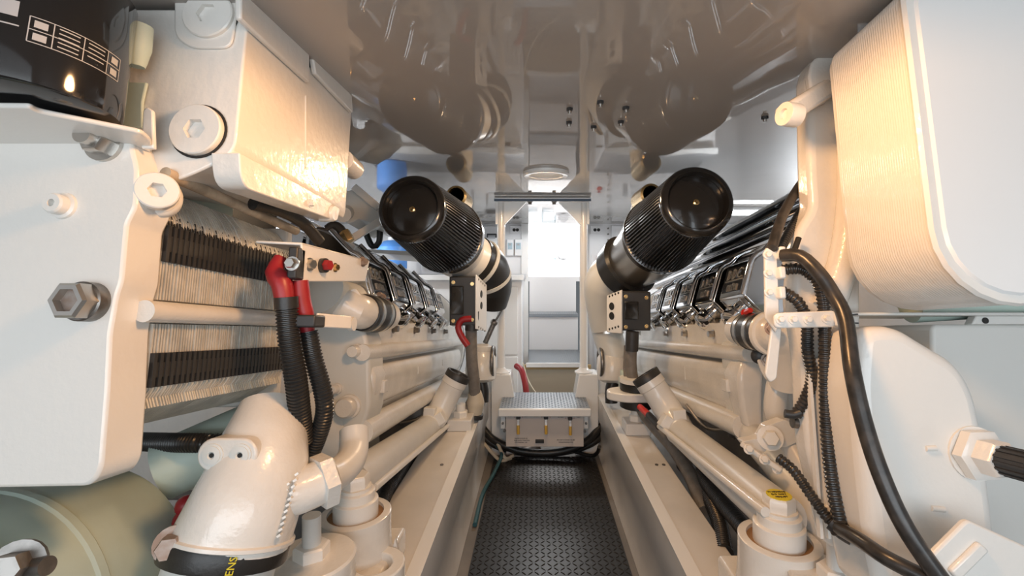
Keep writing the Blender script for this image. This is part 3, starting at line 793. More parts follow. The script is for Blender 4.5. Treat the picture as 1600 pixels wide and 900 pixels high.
rd.part('boot', MB().tube([E(438, 402, y=.99), E(430, 425, y=.975), E(440, 442, y=.965), E(446, 480, y=.96)], [.012, .022, .020, .0185]), M['red'], label='red rubber boot')
rd.part('conduit', MB().corr([E(447, 468, y=.96), E(452, 530, y=.96), E(462, 590, y=.97), E(468, 640, y=.99), E(474, 690, y=1.02)], .0225, .0075, 18), M['hose'])
rd.part('tape', MB().tube([E(447, 464, y=.96), E(448, 482, y=.96)], .0235), M['rubber'])
rd = Thing('battery_cable', 'red battery cable in thick black conduit, farther of the left pair', 'cable', E(480, 520, y=1.0), group='red battery cables on the left')
rd.part('boot', MB().tube([E(468, 438, y=1.0), E(470, 470, y=1.0), E(476, 490, y=1.0), E(481, 522, y=1.0)], [.018, .021, .019, .014]), M['red'], label='red rubber boot')
rd.part('conduit', MB().corr([E(482, 518, y=1.0), E(490, 560, y=1.0), E(504, 610, y=1.01), E(507, 645, y=1.02), E(494, 690, y=1.04), E(476, 728, y=1.06)], .0195, .0075, 18), M['hose'])
ls = Thing('hose_link', 'small white link arm with black clip beside the red cables', 'link', E(500, 500, y=1.0))
ls.part('clip', MB().box(E(484, 502, y=.98), (.045, .05, .026)), M['plast'], bevel=.003)
ls.part('arm', MB().bar(E(494, 500, y=.985), E(548, 504, y=1.09), .006, .03, up=Z), M['paint'], bevel=.002)
c = E(546, 506, x=-.455)
ls.part('eye', MB().cyl(c, c + X * .012, .017), M['paint'])

# ================================================================== engines
SC = 1.0
def engine(sd):
    """sd -1 left, +1 right"""
    L = sd < 0
    xm = XL if L else .58
    n_ = 'left' if L else 'right'
    en = Thing('diesel_engine', 'long white marine diesel engine on the %s of the walkway' % n_, 'engine', V((xm, 1.4, -.62)), group='main engines')
    o_ = -sd   # direction toward the aisle
    def Q(px, py, dx=0): return E(px, py, x=xm + o_ * dx)
    # lines along the engine: c heights
    if L:
        up, lo, boss = Q(566, 551), Q(562, 676), Q(545, 636)
        a0, a1_ = Q(585, 600).y, Q(716, 560).y
        cvt, cvb = Q(592, 572).z, Q(592, 634).z
        rt, rb_ = Q(614, 500).z, Q(614, 545).z
    else:
        up, lo, boss = Q(1172, 553), Q(1165, 668), Q(1190, 620)
        a0, a1_ = Q(1150, 600).y, Q(992, 560).y
        cvt, cvb = Q(1150, 572).z, Q(1150, 648).z
        rt, rb_ = Q(1110, 503).z, Q(1110, 541).z
    ae = a1_ + .05
    RTR = E(1110, 503, x=.58).z
    # block behind
    bl = [(xm + sd * .03, cvb - .06), (xm + sd * .03, rt - .01), (xm + sd * .21, rt - .005), (xm + sd * .21, rt + .145), (xm + sd * .60, rt + .145), (xm + sd * .75, rt), (xm + sd * .75, cvb - .22), (xm + sd * .2, cvb - .22)]
    en.part('block', MB().prism([V((x, a0 - .02, z)) for x, z in bl], (0, ae - a0, 0)), M['cast'], bevel=.008)
    # cover: bulged box between the two tubes
    pr = [(xm + sd * .06, cvt + .015), (xm - sd * .004, cvt + .005), (xm - sd * .016, cvt - .02), (xm - sd * .016, cvb + .05), (xm - sd * .002, cvb + .005), (xm + sd * .06, cvb - .01)]
    pl = roundpoly([V((x, a0, z)) for x, z in pr], [0, .01, .02, .03, .02, 0], 5)
    en.part('side_cover', MB().prism(pl, (0, a1_ - a0, 0)), M['cast'], bevel=.012)
    en.part('coolant_tube', MB().tube([V((xm - sd * .004, up.y - .01, up.z)), V((xm - sd * .004, ae, up.z))], .022, n=24), M['cast'])
    en.part('drain_tube', MB().tube([V((xm - sd * .002, lo.y, lo.z)), V((xm - sd * .002, ae, lo.z))], .034, n=24), M['cast'])
    # neck flange at the near end with square notch
    nk = MB()
    rings = []
    for k, (z, dx, w) in enumerate(((cvt + .03, 0, .03), (cvt + .005, .018, .05), (cvt - .02, .03, .055), (cvt - .06, .026, .045), (cvb + .03, .02, .036), (cvb - .01, .012, .034), (lo.z, 0, .04))):
        rings.append([V((xm - sd * (dx if i in (1, 2) else -.04), a0 - .035 + w * (-1 if i in (0, 1) else 1), z)) for i in range(4)])
    nk.loft(rings)
    en.part('neck_flange', nk, M['cast'], bevel=.012)
    en.part('square_boss', MB().box(V((xm - sd * .026, a0 + .0, cvt - .055)), (.02, .035, .036)), M['cast'], bevel=.003)
    for k, f in enumerate((.30, .62)):
        am = a0 + (a1_ - a0) * f
        en.part('cover_seam', MB().bar(V((xm - sd * .0155, am, cvt - .03)), V((xm - sd * .0155, am, cvb + .06)), .004, .003, up=X), M['paint'])
    for f in (.12, .45, .8):
        am = a0 + (a1_ - a0) * f
        en.part('pan_bolt', MB().bolt(V((xm + sd * .052, am, cvb - .085)), V((-sd, 0, 0)), .012, .014), M['dsteel'])
    # top rail with lobes and bolts
    rl = MB(); n = 5 if L else 5
    covers = [Q(*p_) for p_ in ((580, 462),)] if L else [Q(1162, 463)]
    ca0 = covers[0].y; pit = .228
    pts = [V((xm + sd * .005, a0 - .06, rb_)), V((xm + sd * .005, a0 - .06, rt - .008))]
    for k in range(n + 1):
        am = ca0 + pit * k + pit * .62
        if am + .05 > ae: break
        pts += [V((xm + sd * .005, am - .055, rt - .004)), V((xm + sd * .005, am - .022, rt + .026)), V((xm + sd * .005, am + .022, rt + .026)), V((xm + sd * .005, am + .055, rt - .004))]
    pts += [V((xm + sd * .005, ae, rt - .008)), V((xm + sd * .005, ae, rb_))]
    en.part('top_rail', MB().prism(pts, (sd * .05, 0, 0)), M['cast'], bevel=.003)
    en.part('rail_step', MB().bb((xm + sd * .004, a0 - .05, rb_ - .006), (xm - sd * .006, ae, rb_ + .008)), M['cast'], bevel=.003)
    for px, py in (((614, 514), (647.5, 516), (675, 517), (694, 518)) if L else ((1115, 522), (1073, 521.5), (1043, 521), (1000, 520))):
        p = Q(px, py, -.005); en.part('rail_bolt', MB().bolt(p, V((o_, -.1, 0)), .0115, .017, 1.3), M['steel'] if not L else M['dsteel'])
    # gearcase: end casting facing the eye
    ag = a0 - .10
    if L:
        gp = [(505, 500), (545, 497), (572, 520), (577, 560), (578, 640), (560, 690), (530, 695), (470, 640), (470, 520)]
        P = [E(*k, a=ag) for k in gp]
        en.part('gearcase', MB().prism(roundpoly(P, .02), (0, .12, 0)), M['grey'], bevel=.010)
        for px, py, r in ((543, 636, .026), (556, 549, .0165), (550, 678, .0165), (524, 608, .012)):
            c = E(px, py, a=ag - .012)
            q_ = en.part('case_bolt', MB().lathe(c + Y * .015, -Y, [(r * 1.25, 0), (r * 1.2, .012), (r, .014), (r, .036), (r * .85, .042)], 28), M['cast'])
        en.part('upper_duct', MB().tube([E(500, 455, y=1.16), E(520, 470, y=1.22), E(545, 475, y=1.3)], .06, n=24), M['grey'])
        en.part('lower_housing', MB().tube([E(470, 620, y=1.26), E(540, 690, y=1.3)], .085, n=24), M['grey'])
    else:
        P = [E(*k, a=ag + .05) for k in ((1150, 535), (1205, 530), (1230, 560), (1240, 640), (1215, 690), (1165, 690))]
        en.part('gearcase', MB().prism(roundpoly(P, .02), (0, .12, 0)), M['grey'], bevel=.010)
    # oil pan foot with bracket
    en.part('oil_pan', MB().prism([V((x, a0 + .02, z)) for x, z in ((xm + sd * .06, cvb - .05), (xm + sd * .06, cvb - .16), (xm + sd * .16, cvb - .26), (xm + sd * .62, cvb - .26), (xm + sd * .7, cvb - .05))], (0, ae - a0 - .1, 0)), M['bilge'], bevel=.01)  # dark floor paint reused here to put the shade under the engine into colour
    if L:
        en.part('foot_bracket', MB().bar(E(545, 712, y=1.38), E(612, 704, y=1.5), .06, .02).bar(E(578, 668, y=1.45), E(580, 702, y=1.45), .02, .06), M['grey'], bevel=.004)
    # bell housing at the far end
    pc_ = V((xm + sd * .38, ae - .02, rt - .12))
    en.part('flywheel_housing', MB().lathe(pc_, Y, [(.36, 0), (.40, .03), (.40, .09), (.37, .11)], 48), M['cast'])
    en.part('flywheel_rim', MB().torus(pc_ + Y * .10, Y, .385, .018), M['rubber'])
    # top: rockers, chrome tubes along the vee
    for k, (dx, dz, r) in enumerate([(E(1265, q, x=.58 + d_).x - .58, E(1265, q, x=.58 + d_).z - RTR, r_) for q, d_, r_ in ((352, .10, .024), (328, .135, .026), (302, .17, .028))]):
        if L: dx, dz = dx + .10, dz - .05
        en.part('chrome_pipe', MB().tube([V((xm + sd * dx, 1.02 if not L else 1.32, rt + dz)), V((xm + sd * dx, ae - .25, rt + dz))], r, n=20), M['chrome'])
    en.part('vee_deck', MB().bb((xm + sd * .215, a0 + .02, rt + .15), (xm + sd * .6, ae - .1, rt + .225)), M['chromed'], bevel=.01)
    # valve covers
    for k in range(5):
        a = ca0 + pit * k; c0 = covers[0].z + .002
        pos = ['nearest to the eye', 'second from the near end', 'third from the near end', 'fourth from the near end', 'farthest and smallest'][k]
        vc = Thing('valve_cover', 'chrome valve cover on the %s engine, %s' % (n_, pos), 'valve cover', V((xm, a, c0)), group='chrome valve covers, %s engine' % n_)
        LN = .178
        X_ = lambda d: xm + sd * d
        pr = [(0, 0), (.034, .105), (.062, .122), (.125, .185), (.20, .20), (.20, .0), (.085, -.06), (.05, -.055)]
        P = roundpoly([V((X_(x), a, c0 + z)) for x, z in pr], [.006, .012, .02, .03, .0, 0, .02, .02], 4)
        vc.part('cover', MB().prism(P, (0, LN, 0)), M['chrome'], bevel=.006)
        # recessed text face
        n1 = V((-sd * .105, 0, .034)).normalized(); up1 = V((sd * .034, 0, .105)).normalized(); ctr_ = V((X_(.017), a + LN * .52, c0 + .055))
        al = V((0, 1 if not L else 1, 0))
        fc_ = MB().prism([ctr_ + al * (i * LN * .40) + up1 * (j * .038) + n1 * -.001 for i, j in ((-1, -1), (1, -1), (1, 1), (-1, 1))], n1 * .0022)
        fp = vc.part('badge_panel', fc_, M['chromed'])
        xd = up1.cross(n1)
        tt = MB().text('DDC', ctr_ + n1 * .0012 + up1 * .015, xd, up1, .048, .003)
        tt.text('mtu', ctr_ + n1 * .0012 - up1 * .022, xd, up1, .044, .003)
        tt.bar(ctr_ + n1 * .002 - al * LN * .33 - up1 * .003, ctr_ + n1 * .002 + al * LN * .33 - up1 * .003, .004, .003, up=n1)
        vc.part('badge', tt, M['steel'], parent=fp, label='raised chrome lettering')
        # rib along the near edge and clamp foot
        vc.part('edge_rib', MB().tube([V((X_(-.001), a + .006, c0 + .004)), V((X_(.035), a + .006, c0 + .108)), V((X_(.065), a + .006, c0 + .126)), V((X_(.13), a + .006, c0 + .19))], .008, n=12), M['chrome'])
        f0 = V((X_(.035), a + LN * .55, c0 - .035))
        ft = MB()
        ft.lathe(f0, V((-sd * .75, -.25, -.65)), [(.030, -.01), (.030, .020), (.034, .023), (.034, .030), (.029, .032), (.029, .042), (.034, .045), (.034, .054), (.025, .060)], 24)
        vc.part('clamp_knob', ft, M['chrome'])
    return dict(xm=xm, a0=a0, ae=ae, rt=rt, rb=rb_, Q=Q, en=en, cvb=cvb, up=up, lo=lo)
EL = engine(-1); ER = engine(1)

# ---- air filters
def airfilter(cl_, r0, cr_, r1, lab):
    ax = (cr_ - cl_); Lf = ax.length; ax.normalize()
    t = Thing('air_filter', lab, 'air filter', cr_, group='black cone air filters')
    a_, b_ = basis(ax); n = 72; rings = []
    for s, k in ((.05, 0), (.10, 1), (.3, 1), (.5, 1), (.52, .55), (.54, 1), (.75, 1), (.94, 1), (.97, 0)):
        rr = r0 + (r1 - r0) * s; ring = []
        for i in range(n * 4):
            f = (i % 4) in (0, 1); r = rr * (1 - (.075 if f else 0) * k - .02 * (1 - k))
            an = 2 * math.pi * i / (n * 4); ring.append(cl_ + ax * (s * Lf) + (a_ * math.cos(an) + b_ * math.sin(an)) * r)
        rings.append(ring)
    t.part('pleated_body', MB().loft(rings), M['pleat'])
    cp = t.part('end_cap', MB().lathe(cl_, ax, [(.01, .020), (r0 * .75, .018), (r0 * .775, .020), (r0 * .80, .012), (r0 * .82, -.002), (r0 * .84, -.005), (r0 * .93, -.003), (r0 * .985, .004), (r0 * 1.01, .010), (r0 * 1.015, .02), (r0 * 1.015, .035), (r0 * .98, .04)], 72), M['lid'], smooth=50)
    t.part('screw', MB().lathe(cl_ + ax * .020, -ax, [(.010, 0), (.010, .004), (.006, .006), (.005, .012)], 18), M['brass'], parent=cp)
    t.part('base_ring', MB().lathe(cr_ - ax * .02, ax, [(r1 * .93, -.012), (r1 * 1.0, -.008), (r1 * 1.01, .01), (r1 * .98, .02), (r1 * .98, .045), (r1 * .80, .06)], 64), M['lid'])
    return t, ax
fl, flx = airfilter(E(641, 324.5, y=1.55), .116, E(699, 370, y=1.95), .158, 'black pleated cone air filter above the left engine')
fr_, frx = airfilter(E(1091, 313, y=1.50), .119, E(1033, 368, y=1.92), .163, 'black pleated cone air filter above the right engine')
# ================================================================== STARBOARD SIDE (right)
xs = .62
SC = .8
an_, afr = E(1440, 200, x=xs).y, E(1314, 260, x=xs).y
R = .118; cT = E(1300, 78, x=xs).z; cB = E(1450, 482, x=.715).z
def capsule(off, a):
    P = []; x0, x1 = xs - off, xs + 2 * R + off
    for k in range(0, 13):
        t = math.pi + math.pi * k / 12; P.append(V((xs + R + (R + off) * math.cos(t), a, cB + R + (R + off) * math.sin(t))))
    for k in range(0, 5):
        t = math.pi / 2 * k / 4; P.append(V((x1 - .03 + .03 * math.cos(t), a, cT - .03 + off + .03 * math.sin(t))))
    for k in range(0, 5):
        t = math.pi / 2 + math.pi / 2 * k / 4; P.append(V((x0 + .03 + .03 * math.cos(t), a, cT - .03 + off + .03 * math.sin(t))))
    return P
tk = Thing('ribbed_cooler_tank', 'large white finely ribbed tank with smooth end face at upper right', 'tank', V((xs + R, an_, cB)))
rings = []; nr = 34
for i in range(nr):
    a = an_ + .012 + (afr - an_ - .014) * i / nr; w_ = (afr - an_ - .014) / nr
    rings += [capsule(0, a), capsule(.0011, a + w_ * .35), capsule(.0011, a + w_ * .6)]
tk.part('ribbed_body', MB().loft([capsule(0, an_ + .011)] + rings + [capsule(0, afr)]), M['rough'], smooth=60)
tk.part('end_flange', MB().loft([capsule(.002, an_ + .012), capsule(.004, an_ + .006), capsule(.0, an_)]), M['paint'], smooth=30)
tk.part('end_face', MB().loft([capsule(-.012, an_), capsule(-.016, an_ - .004)]), M['white'], smooth=30)
tk.part('rear_plate', MB().loft([capsule(-.004, afr + .001), capsule(-.004, afr + .012)]), M['paint'])

ac = 1.0
def C1(px, py, a=ac): return E(px, py, a=a)
cs = Thing('bracket_casting', 'tall white bracket casting beside the ribbed tank with a lug arm at its top', 'bracket', C1(1290, 830))
P = [C1(*k) for k in ((1262, 120), (1268, 96), (1284, 78), (1345, 78), (1350, 860), (1300, 860), (1284, 780), (1262, 700), (1256, 560), (1240, 470), (1244, 425), (1237, 392), (1250, 352), (1270, 325), (1266, 285))]
cs.part('plate', MB().prism(roundpoly(P, [.01, .01, .01, 0, 0, 0, .05, .05, .05, .03, .02, .03, .03, .03, .03]), (0, .06, 0)), M['cast'], bevel=.012)
P = [C1(*k, a=ac - .012) for k in ((1264, 118), (1268, 98), (1284, 80), (1310, 80), (1312, 130), (1290, 160), (1270, 168))]
cs.part('head', MB().prism(P, (0, .02, 0)), M['cast'], bevel=.004)
ar_ = cs.part('lug_arm', MB().bar(C1(1290, 140, .985), C1(1226, 180, .93), .042, .042), M['cast'], bevel=.008)
p = C1(1222, 181, .92)
cs.part('lug_eye', MB().lathe(p + X * .03, V((-1, -.30, 0)), [(.025, 0), (.025, .03), (.024, .033), (.011, .033), (.010, .026)], 32), M['cast'], parent=ar_)
rib_ = MB().tube([C1(1330, 170, .985), C1(1332, 300, .985), C1(1320, 400, .985), C1(1295, 480, .985)], .03, n=18)
cs.part('web', rib_, M['cast'])
m = MB()
for k in range(5): m.bar(C1(1262 + k * 12, 560, .99), C1(1282 + k * 12, 840, .99), .006, .012, up=Y)
cs.part('lower_ribs', m, M['paint'])
for px, py in ((1298, 655), (1305, 800)):
    p = C1(px, py, .99); cs.part('oval_boss', MB().lathe(p, -Y, [(.026, 0), (.026, .012), (.018, .016), (.006, .016)], 24), M['cast'])

ap = .86
def D1(px, py, a=ap): return E(px, py, a=a)
pmp = Thing('sea_water_pump', 'broad smooth white pump casting at right below the ribbed tank', 'pump', D1(1450, 900))
P = [D1(*k) for k in ((1345, 512), (1405, 508), (1455, 540), (1502, 566), (1530, 612), (1546, 690), (1563, 832), (1572, 960), (1385, 960), (1362, 850), (1345, 700), (1338, 600))]
pmp.part('casing', MB().prism(roundpoly(P, [.03, .03, .03, .03, .04, .05, .02, 0, 0, .05, .05, .03]), (0, .14, 0)), M['paint'], bevel=.028)
c = D1(1522, 708); ax = V((.08, -1, .0)).normalized()
f_ = pmp.part('hose_fitting', MB().cyl(c + Y * .01, c - Y * .004, .047), M['paint'])
pmp.part('hex_nut', MB().hexn(c - Y * .003, ax, .046, .020), M['paint'], parent=f_)
pmp.part('hex_nut', MB().hexn(c + ax * .02, ax, .032, .032), M['paint'], parent=f_)
m = MB().cyl(c + ax * .05, c + ax * .10, .023, n=28)
for k in range(14):
    t = 2 * math.pi * k / 14; a_, b_ = basis(ax); dd = a_ * math.cos(t) + b_ * math.sin(t)
    m.bar(c + ax * .052 + dd * .023, c + ax * .10 + dd * .023, .004, .004, up=dd)
pmp.part('black_cap', m, M['plast'], parent=f_, label='black ribbed cap')
for q in (((1446, 701), (1462, 700)), ((1455, 794), (1475, 796))):
    a_, b_ = D1(*q[0]), D1(*q[1]); pmp.part('cast_mark', MB().tube([a_, a_.lerp(b_, .5), b_], .005), M['paint'])
P = [D1(*k, a=.76) for k in ((1452, 872), (1512, 812), (1660, 880), (1660, 990), (1452, 990))]
tr = Thing('pump_tray', 'white folded tray at the lower right corner below the pump', 'tray', P[0])
tr.part('tray_plate', MB().prism(roundpoly(P, .008), (0, .012, 0)), M['paint'], bevel=.003)
P2_ = [D1(*k, a=.752) for k in ((1486, 893), (1532, 848), (1548, 862), (1500, 910))]
tr.part('gusset', MB().prism(P2_, (0, .01, 0)), M['paint'], bevel=.003)
P = [C1(*k, a=.98) for k in ((1457, 510), (1462, 507), (1700, 507), (1700, 870), (1457, 870))]
gb = Thing('gear_case', 'pale grey flat case at the right edge behind the white pump', 'case', P[-1])
gb.part('body', MB().prism(P, (0, .3, 0)), M['grey'], bevel=.01)
P = [C1(*k, a=.97) for k in ((1519, 507), (1526, 493), (1700, 493), (1700, 507))]
lg = gb.part('lug_strip', MB().prism(P, (0, .02, 0)), M['grey'], bevel=.002)
c = C1(1539, 501, .97); gb.part('lug_hole', MB().cyl(c + Y * .001, c - Y * .002, .0065, n=16), M['dark'], parent=lg)
P = [C1(*k, a=.95) for k in ((1320, 488), (1700, 488), (1700, 493), (1320, 493))]
gb.part('shelf', MB().prism(P, (0, .2, 0)), M['grey'], bevel=.002)
gb.part('under_drum', MB().tube([C1(1420, 470, 1.05), C1(1640, 455, 1.0)], .05, n=24), M['green'])

# hose support bracket
yk = .98
hb = Thing('hose_bracket', 'white drilled L-bracket holding the black hoses on the right', 'bracket', E(1205, 500, y=yk))
hb.part('upright', MB().prism([E(*k, y=yk) for k in ((1195, 392), (1200, 385), (1214, 385), (1219, 505), (1213, 520), (1196, 497))], (0, .008, 0)), M['paint'], bevel=.002)
y2 = .93
hb.part('arm', MB().prism(roundpoly([E(*k, y=y2) for k in ((1210, 489), (1308, 485), (1308, 511), (1210, 513))], .012), (0, .008, 0)), M['paint'], bevel=.002)
for px, py, yy in ((1199, 398, yk), (1200, 427, yk), (1201, 457, yk), (1219, 499, y2), (1239, 499, y2), (1262, 499, y2), (1291, 497.5, y2)):
    hb.part('screw', MB().bolt(E(px, py, y=yy), -Y, .0065, .007, 1.5), M['paint'])
for py in (396, 427, 458):
    hb.part('hose_clip', MB().box(E(1218, py, y=yk), (.014, .03, .026)), M['paint'], bevel=.003)
hb.part('end_clip', MB().box(E(1316, 498, y=y2 - .005), (.026, .02, .034)), M['white'], bevel=.004)
hb.part('lower_leg', MB().prism(roundpoly([E(*k, y=1.0) for k in ((1206, 512), (1222, 512), (1214, 592), (1204, 598), (1196, 585))], .006), (0, .008, 0)), M['paint'], bevel=.002)
hb.part('clip_tail', MB().bar(E(1322, 493, y=y2 - .02), E(1340, 491, y=y2 - .02), .003, .003).bar(E(1322, 504, y=y2 - .02), E(1341, 505, y=y2 - .02), .003, .003), M['plast'])
def H(name, lab, pts, r, corr=False, m_='hose2', grp='black hoses at the right engine front', cat='hose'):
    P = [E(px, py, y=y) for px, py, y in pts]
    mb = MB().corr(P, r, .0085, 16, .16) if corr else MB().tube(P, r, n=18)
    return solo(name, mb, M[m_], lab, cat, 'E', grp)
H('smooth_hose', 'thick smooth black hose arching from the bracket down to the lower right', [(1222, 399, .97), (1250, 400, .94), (1278, 425, .91), (1302, 460, .89), (1321, 500, .86), (1332, 580, .81), (1350, 660, .78), (1376, 740, .75), (1415, 825, .72), (1480, 920, .69)], .0135)
H('smooth_hose', 'smooth dark hose leaning up beside the tall casting, top of the right bracket', [(1278, 255, 1.14), (1250, 290, 1.12), (1226, 330, 1.06), (1213, 365, 1.0), (1206, 388, .975)], .011)
H('corrugated_hose', 'corrugated hose behind the smooth one rising to the tall casting edge', [(1290, 285, 1.16), (1258, 322, 1.12), (1238, 354, 1.06), (1220, 388, 1.0)], .0105, True)
H('corrugated_hose', 'long corrugated black hose hanging vertically from the right bracket to a lower joint', [(1222, 422, .985), (1250, 420, .97), (1274, 436, .955), (1286, 470, .95), (1289, 540, .94), (1290, 620, .93), (1293, 690, .91), (1301, 760, .89), (1313, 820, .87)], .0125, True)
H('corrugated_hose', 'corrugated black hose curving from the bracket down to the brass fitting', [(1222, 455, .985), (1245, 470, .975), (1260, 500, .97), (1262, 550, .97), (1269, 590, .97), (1258, 625, .98), (1243, 648, .99)], .0125, True)
H('corrugated_hose', 'corrugated black hose slanting down to the joint near the lower right', [(1217, 716, 1.0), (1240, 735, .97), (1268, 775, .93), (1292, 808, .90), (1312, 828, .88)], .011, True)
H('smooth_hose', 'smooth black hose leaving the lower joint toward the lower right corner', [(1312, 826, .865), (1345, 845, .80), (1385, 872, .75), (1450, 905, .71)], .0125)
t = Thing('hose_joint', 'dark clamp joining the black hoses at lower right', 'clamp', E(1313, 828, y=.87))
t.part('collar', MB().tube([E(1300, 815, y=.885), E(1318, 830, y=.87), E(1332, 838, y=.86)], .017, n=18), M['plast'])
t.part('strap', MB().torus(E(1313, 826, y=.872), V((.5, -.3, -.8)), .016, .004), M['rubber'])
H('thin_cable', 'thin black cable running beside the arched hose on the right', [(1248, 372, 1.0), (1240, 395, .99), (1236, 405, .985)], .006, m_='rubber', cat='cable')

SC = 1.0
# right coupling and pipework at the engine front
def coupling(pa, pb, r, lab, red):
    ax = (pb - pa); L = ax.length; ax.normalize()
    t = Thing('hose_coupling', lab, 'coupling', pa, group='clamped hose couplings')
    t.part('rubber_sleeve', MB().lathe(pa, ax, [(r * .8, 0), (r, .002), (r * 1.02, L * .5), (r, L - .002), (r * .8, L)], 40), M['rubber'])
    for k in (.2, .72):
        q = t.part('band', MB().ring(pa + ax * (L * k), ax, r * .99, r * 1.05, .014, 40), M['steel'], label='bright steel hose band')
    t.part('tightener', MB().bolt(pa + ax * (L * .78) + V((.3 * r * (1 if pa.x < 0 else -1), 0, r * 1.0)), V((0, -1, .2)), .008, .03), M['red2'] if red else M['rust'], label='red worm-drive screw' if red else None)
    t.part('pipe_end', MB().tube([pb, pb + ax * .05], r * .86, n=32), M['paint'])
    return t, ax
pa, pb = E(1206, 521, x=.545), E(1161, 516, x=.545)
tc_, ax = coupling(E(1199, 520, y=1.10), E(1168, 517, y=1.20), .046, 'black hose coupling with steel bands on the right engine', True)
tp = Thing('water_elbow', 'white elbow pipe with flange bolts at the front of the right engine', 'elbow', E(1215, 520, y=1.08))
tp.part('pipe', MB().tube([E(1199, 520, y=1.10), E(1212, 522, y=1.06), E(1226, 530, y=1.06), E(1232, 560, y=1.08), E(1232, 600, y=1.1)], .042, n=24), M['paint'])
tp.part('bolt', MB().bolt(E(1207, 513, y=1.0), V((-.5, -1, 0)), .012, .012), M['rust'])
tp.part('flange', MB().lathe(E(1208, 521, y=1.07), (E(1168, 517, y=1.20) - E(1199, 520, y=1.10)), [(.05, 0), (.052, .004), (.052, .012), (.044, .016)], 32), M['paint'])
tcl, ax = coupling(E(566, 488, y=1.245), E(594, 492, y=1.36), .050, 'black hose coupling with steel bands on the left engine', False)
tp = Thing('water_elbow', 'white flanged elbow pipe at the front of the left engine', 'elbow', E(545, 490, y=1.2))
tp.part('pipe', MB().tube([E(566, 488, y=1.245), E(552, 484, y=1.2), E(535, 478, y=1.2), E(510, 470, y=1.25)], .046, n=24), M['paint'])
tp.part('flange', MB().prism(roundpoly([E(*k, y=1.19) for k in ((533, 492), (548, 452), (556, 450), (570, 470), (572, 495), (562, 508))], .01), (0, .012, 0)), M['paint'], bevel=.002)
tp.part('bolt', MB().bolt(E(553, 488, y=1.188), V((.4, -1, 0)), .011, .012), M['rust'])
# small bracket with slotted ear and clamp on the right lower pipework
t = Thing('pipe_clamp', 'white two-part pipe clamp with a big washer bolt low on the right engine', 'clamp', E(1210, 680, y=1.04))
t.part('saddle', MB().prism(roundpoly([E(*k, y=1.03) for k in ((1160, 690), (1190, 684), (1200, 665), (1228, 655), (1245, 672), (1248, 690), (1225, 700), (1205, 690), (1195, 708), (1175, 704))], .008), (0, .035, 0)), M['paint'], bevel=.005)
t.part('washer_bolt', MB().bolt(E(1203, 684, y=1.025), V((-.3, -1, .1)), .017, .016, 1.6), M['paint'])
t.part('saddle_arm', MB().bar(E(1158, 692, y=1.04), E(1222, 735, y=.99), .016, .012), M['paint'], bevel=.003)
for k in ((1170, 702), (1194, 718), (1214, 733)): t.part('screw', MB().bolt(E(*k, y=1.0), V((-.2, -1, .4)), .008, .008), M['paint'])
SC = .8
t = Thing('drain_valve', 'small brass and black drain valve beside the hanging hoses on the right', 'valve', E(1255, 660, y=1.0))
t.part('body', MB().hexn(E(1262, 658, y=1.0), V((1, -.2, 0)), .022, .03), M['brass'])
t.part('nipple', MB().tube([E(1238, 660, y=1.0), E(1262, 662, y=1.0)], .012), M['dsteel'])
t.part('handle', MB().tube([E(1226, 646, y=.99), E(1240, 648, y=.985), E(1252, 644, y=.98)], .009), M['plast'])
SC = 1.0
def pipe(name, lab, pts, r, m_='pipe', cat='pipe', n=24, x=None):
    P = [E(px, py, y=y) for px, py, y in pts]; return solo(name, MB().tube(P, r, n=n), M[m_], lab, cat)
pipe('coolant_pipe', 'short white bent pipe rising behind the slotted bracket on the right engine', [(1222, 575, 1.14), (1214, 605, 1.13), (1211, 640, 1.13), (1220, 665, 1.13)], .025, 'paint')
pipe('coolant_pipe', 'grey-white pipe sloping down right from the two-part clamp', [(1228, 684, 1.07), (1255, 730, 1.02), (1290, 790, .97), (1320, 850, .93)], .024)
pipe('drain_pipe', 'broad grey-white pipe sloping behind the right mount to the lower right', [(1165, 668, 1.32), (1225, 735, 1.10), (1275, 800, .98), (1330, 885, .92)], .040)
t = Thing('ear_bracket', 'small slotted white ear bracket with a dark nut on the right engine cover end', 'bracket', E(1195, 580, y=1.12))
t.part('ear', MB().prism(roundpoly([E(*k, y=1.12) for k in ((1184, 562), (1200, 560), (1214, 585), (1206, 598), (1197, 592), (1190, 580))], .006), (0, .008, 0)), M['paint'], bevel=.002)
t.part('nut', MB().bolt(E(1199, 562, y=1.115), V((-.4, -1, 0)), .011, .014), M['rust'])
t.part('rubber_bush', MB().lathe(E(1187, 556, y=1.14), V((-.5, -1, 0)), [(.02, -.01), (.02, .01), (.01, .014)], 20), M['rubber'])

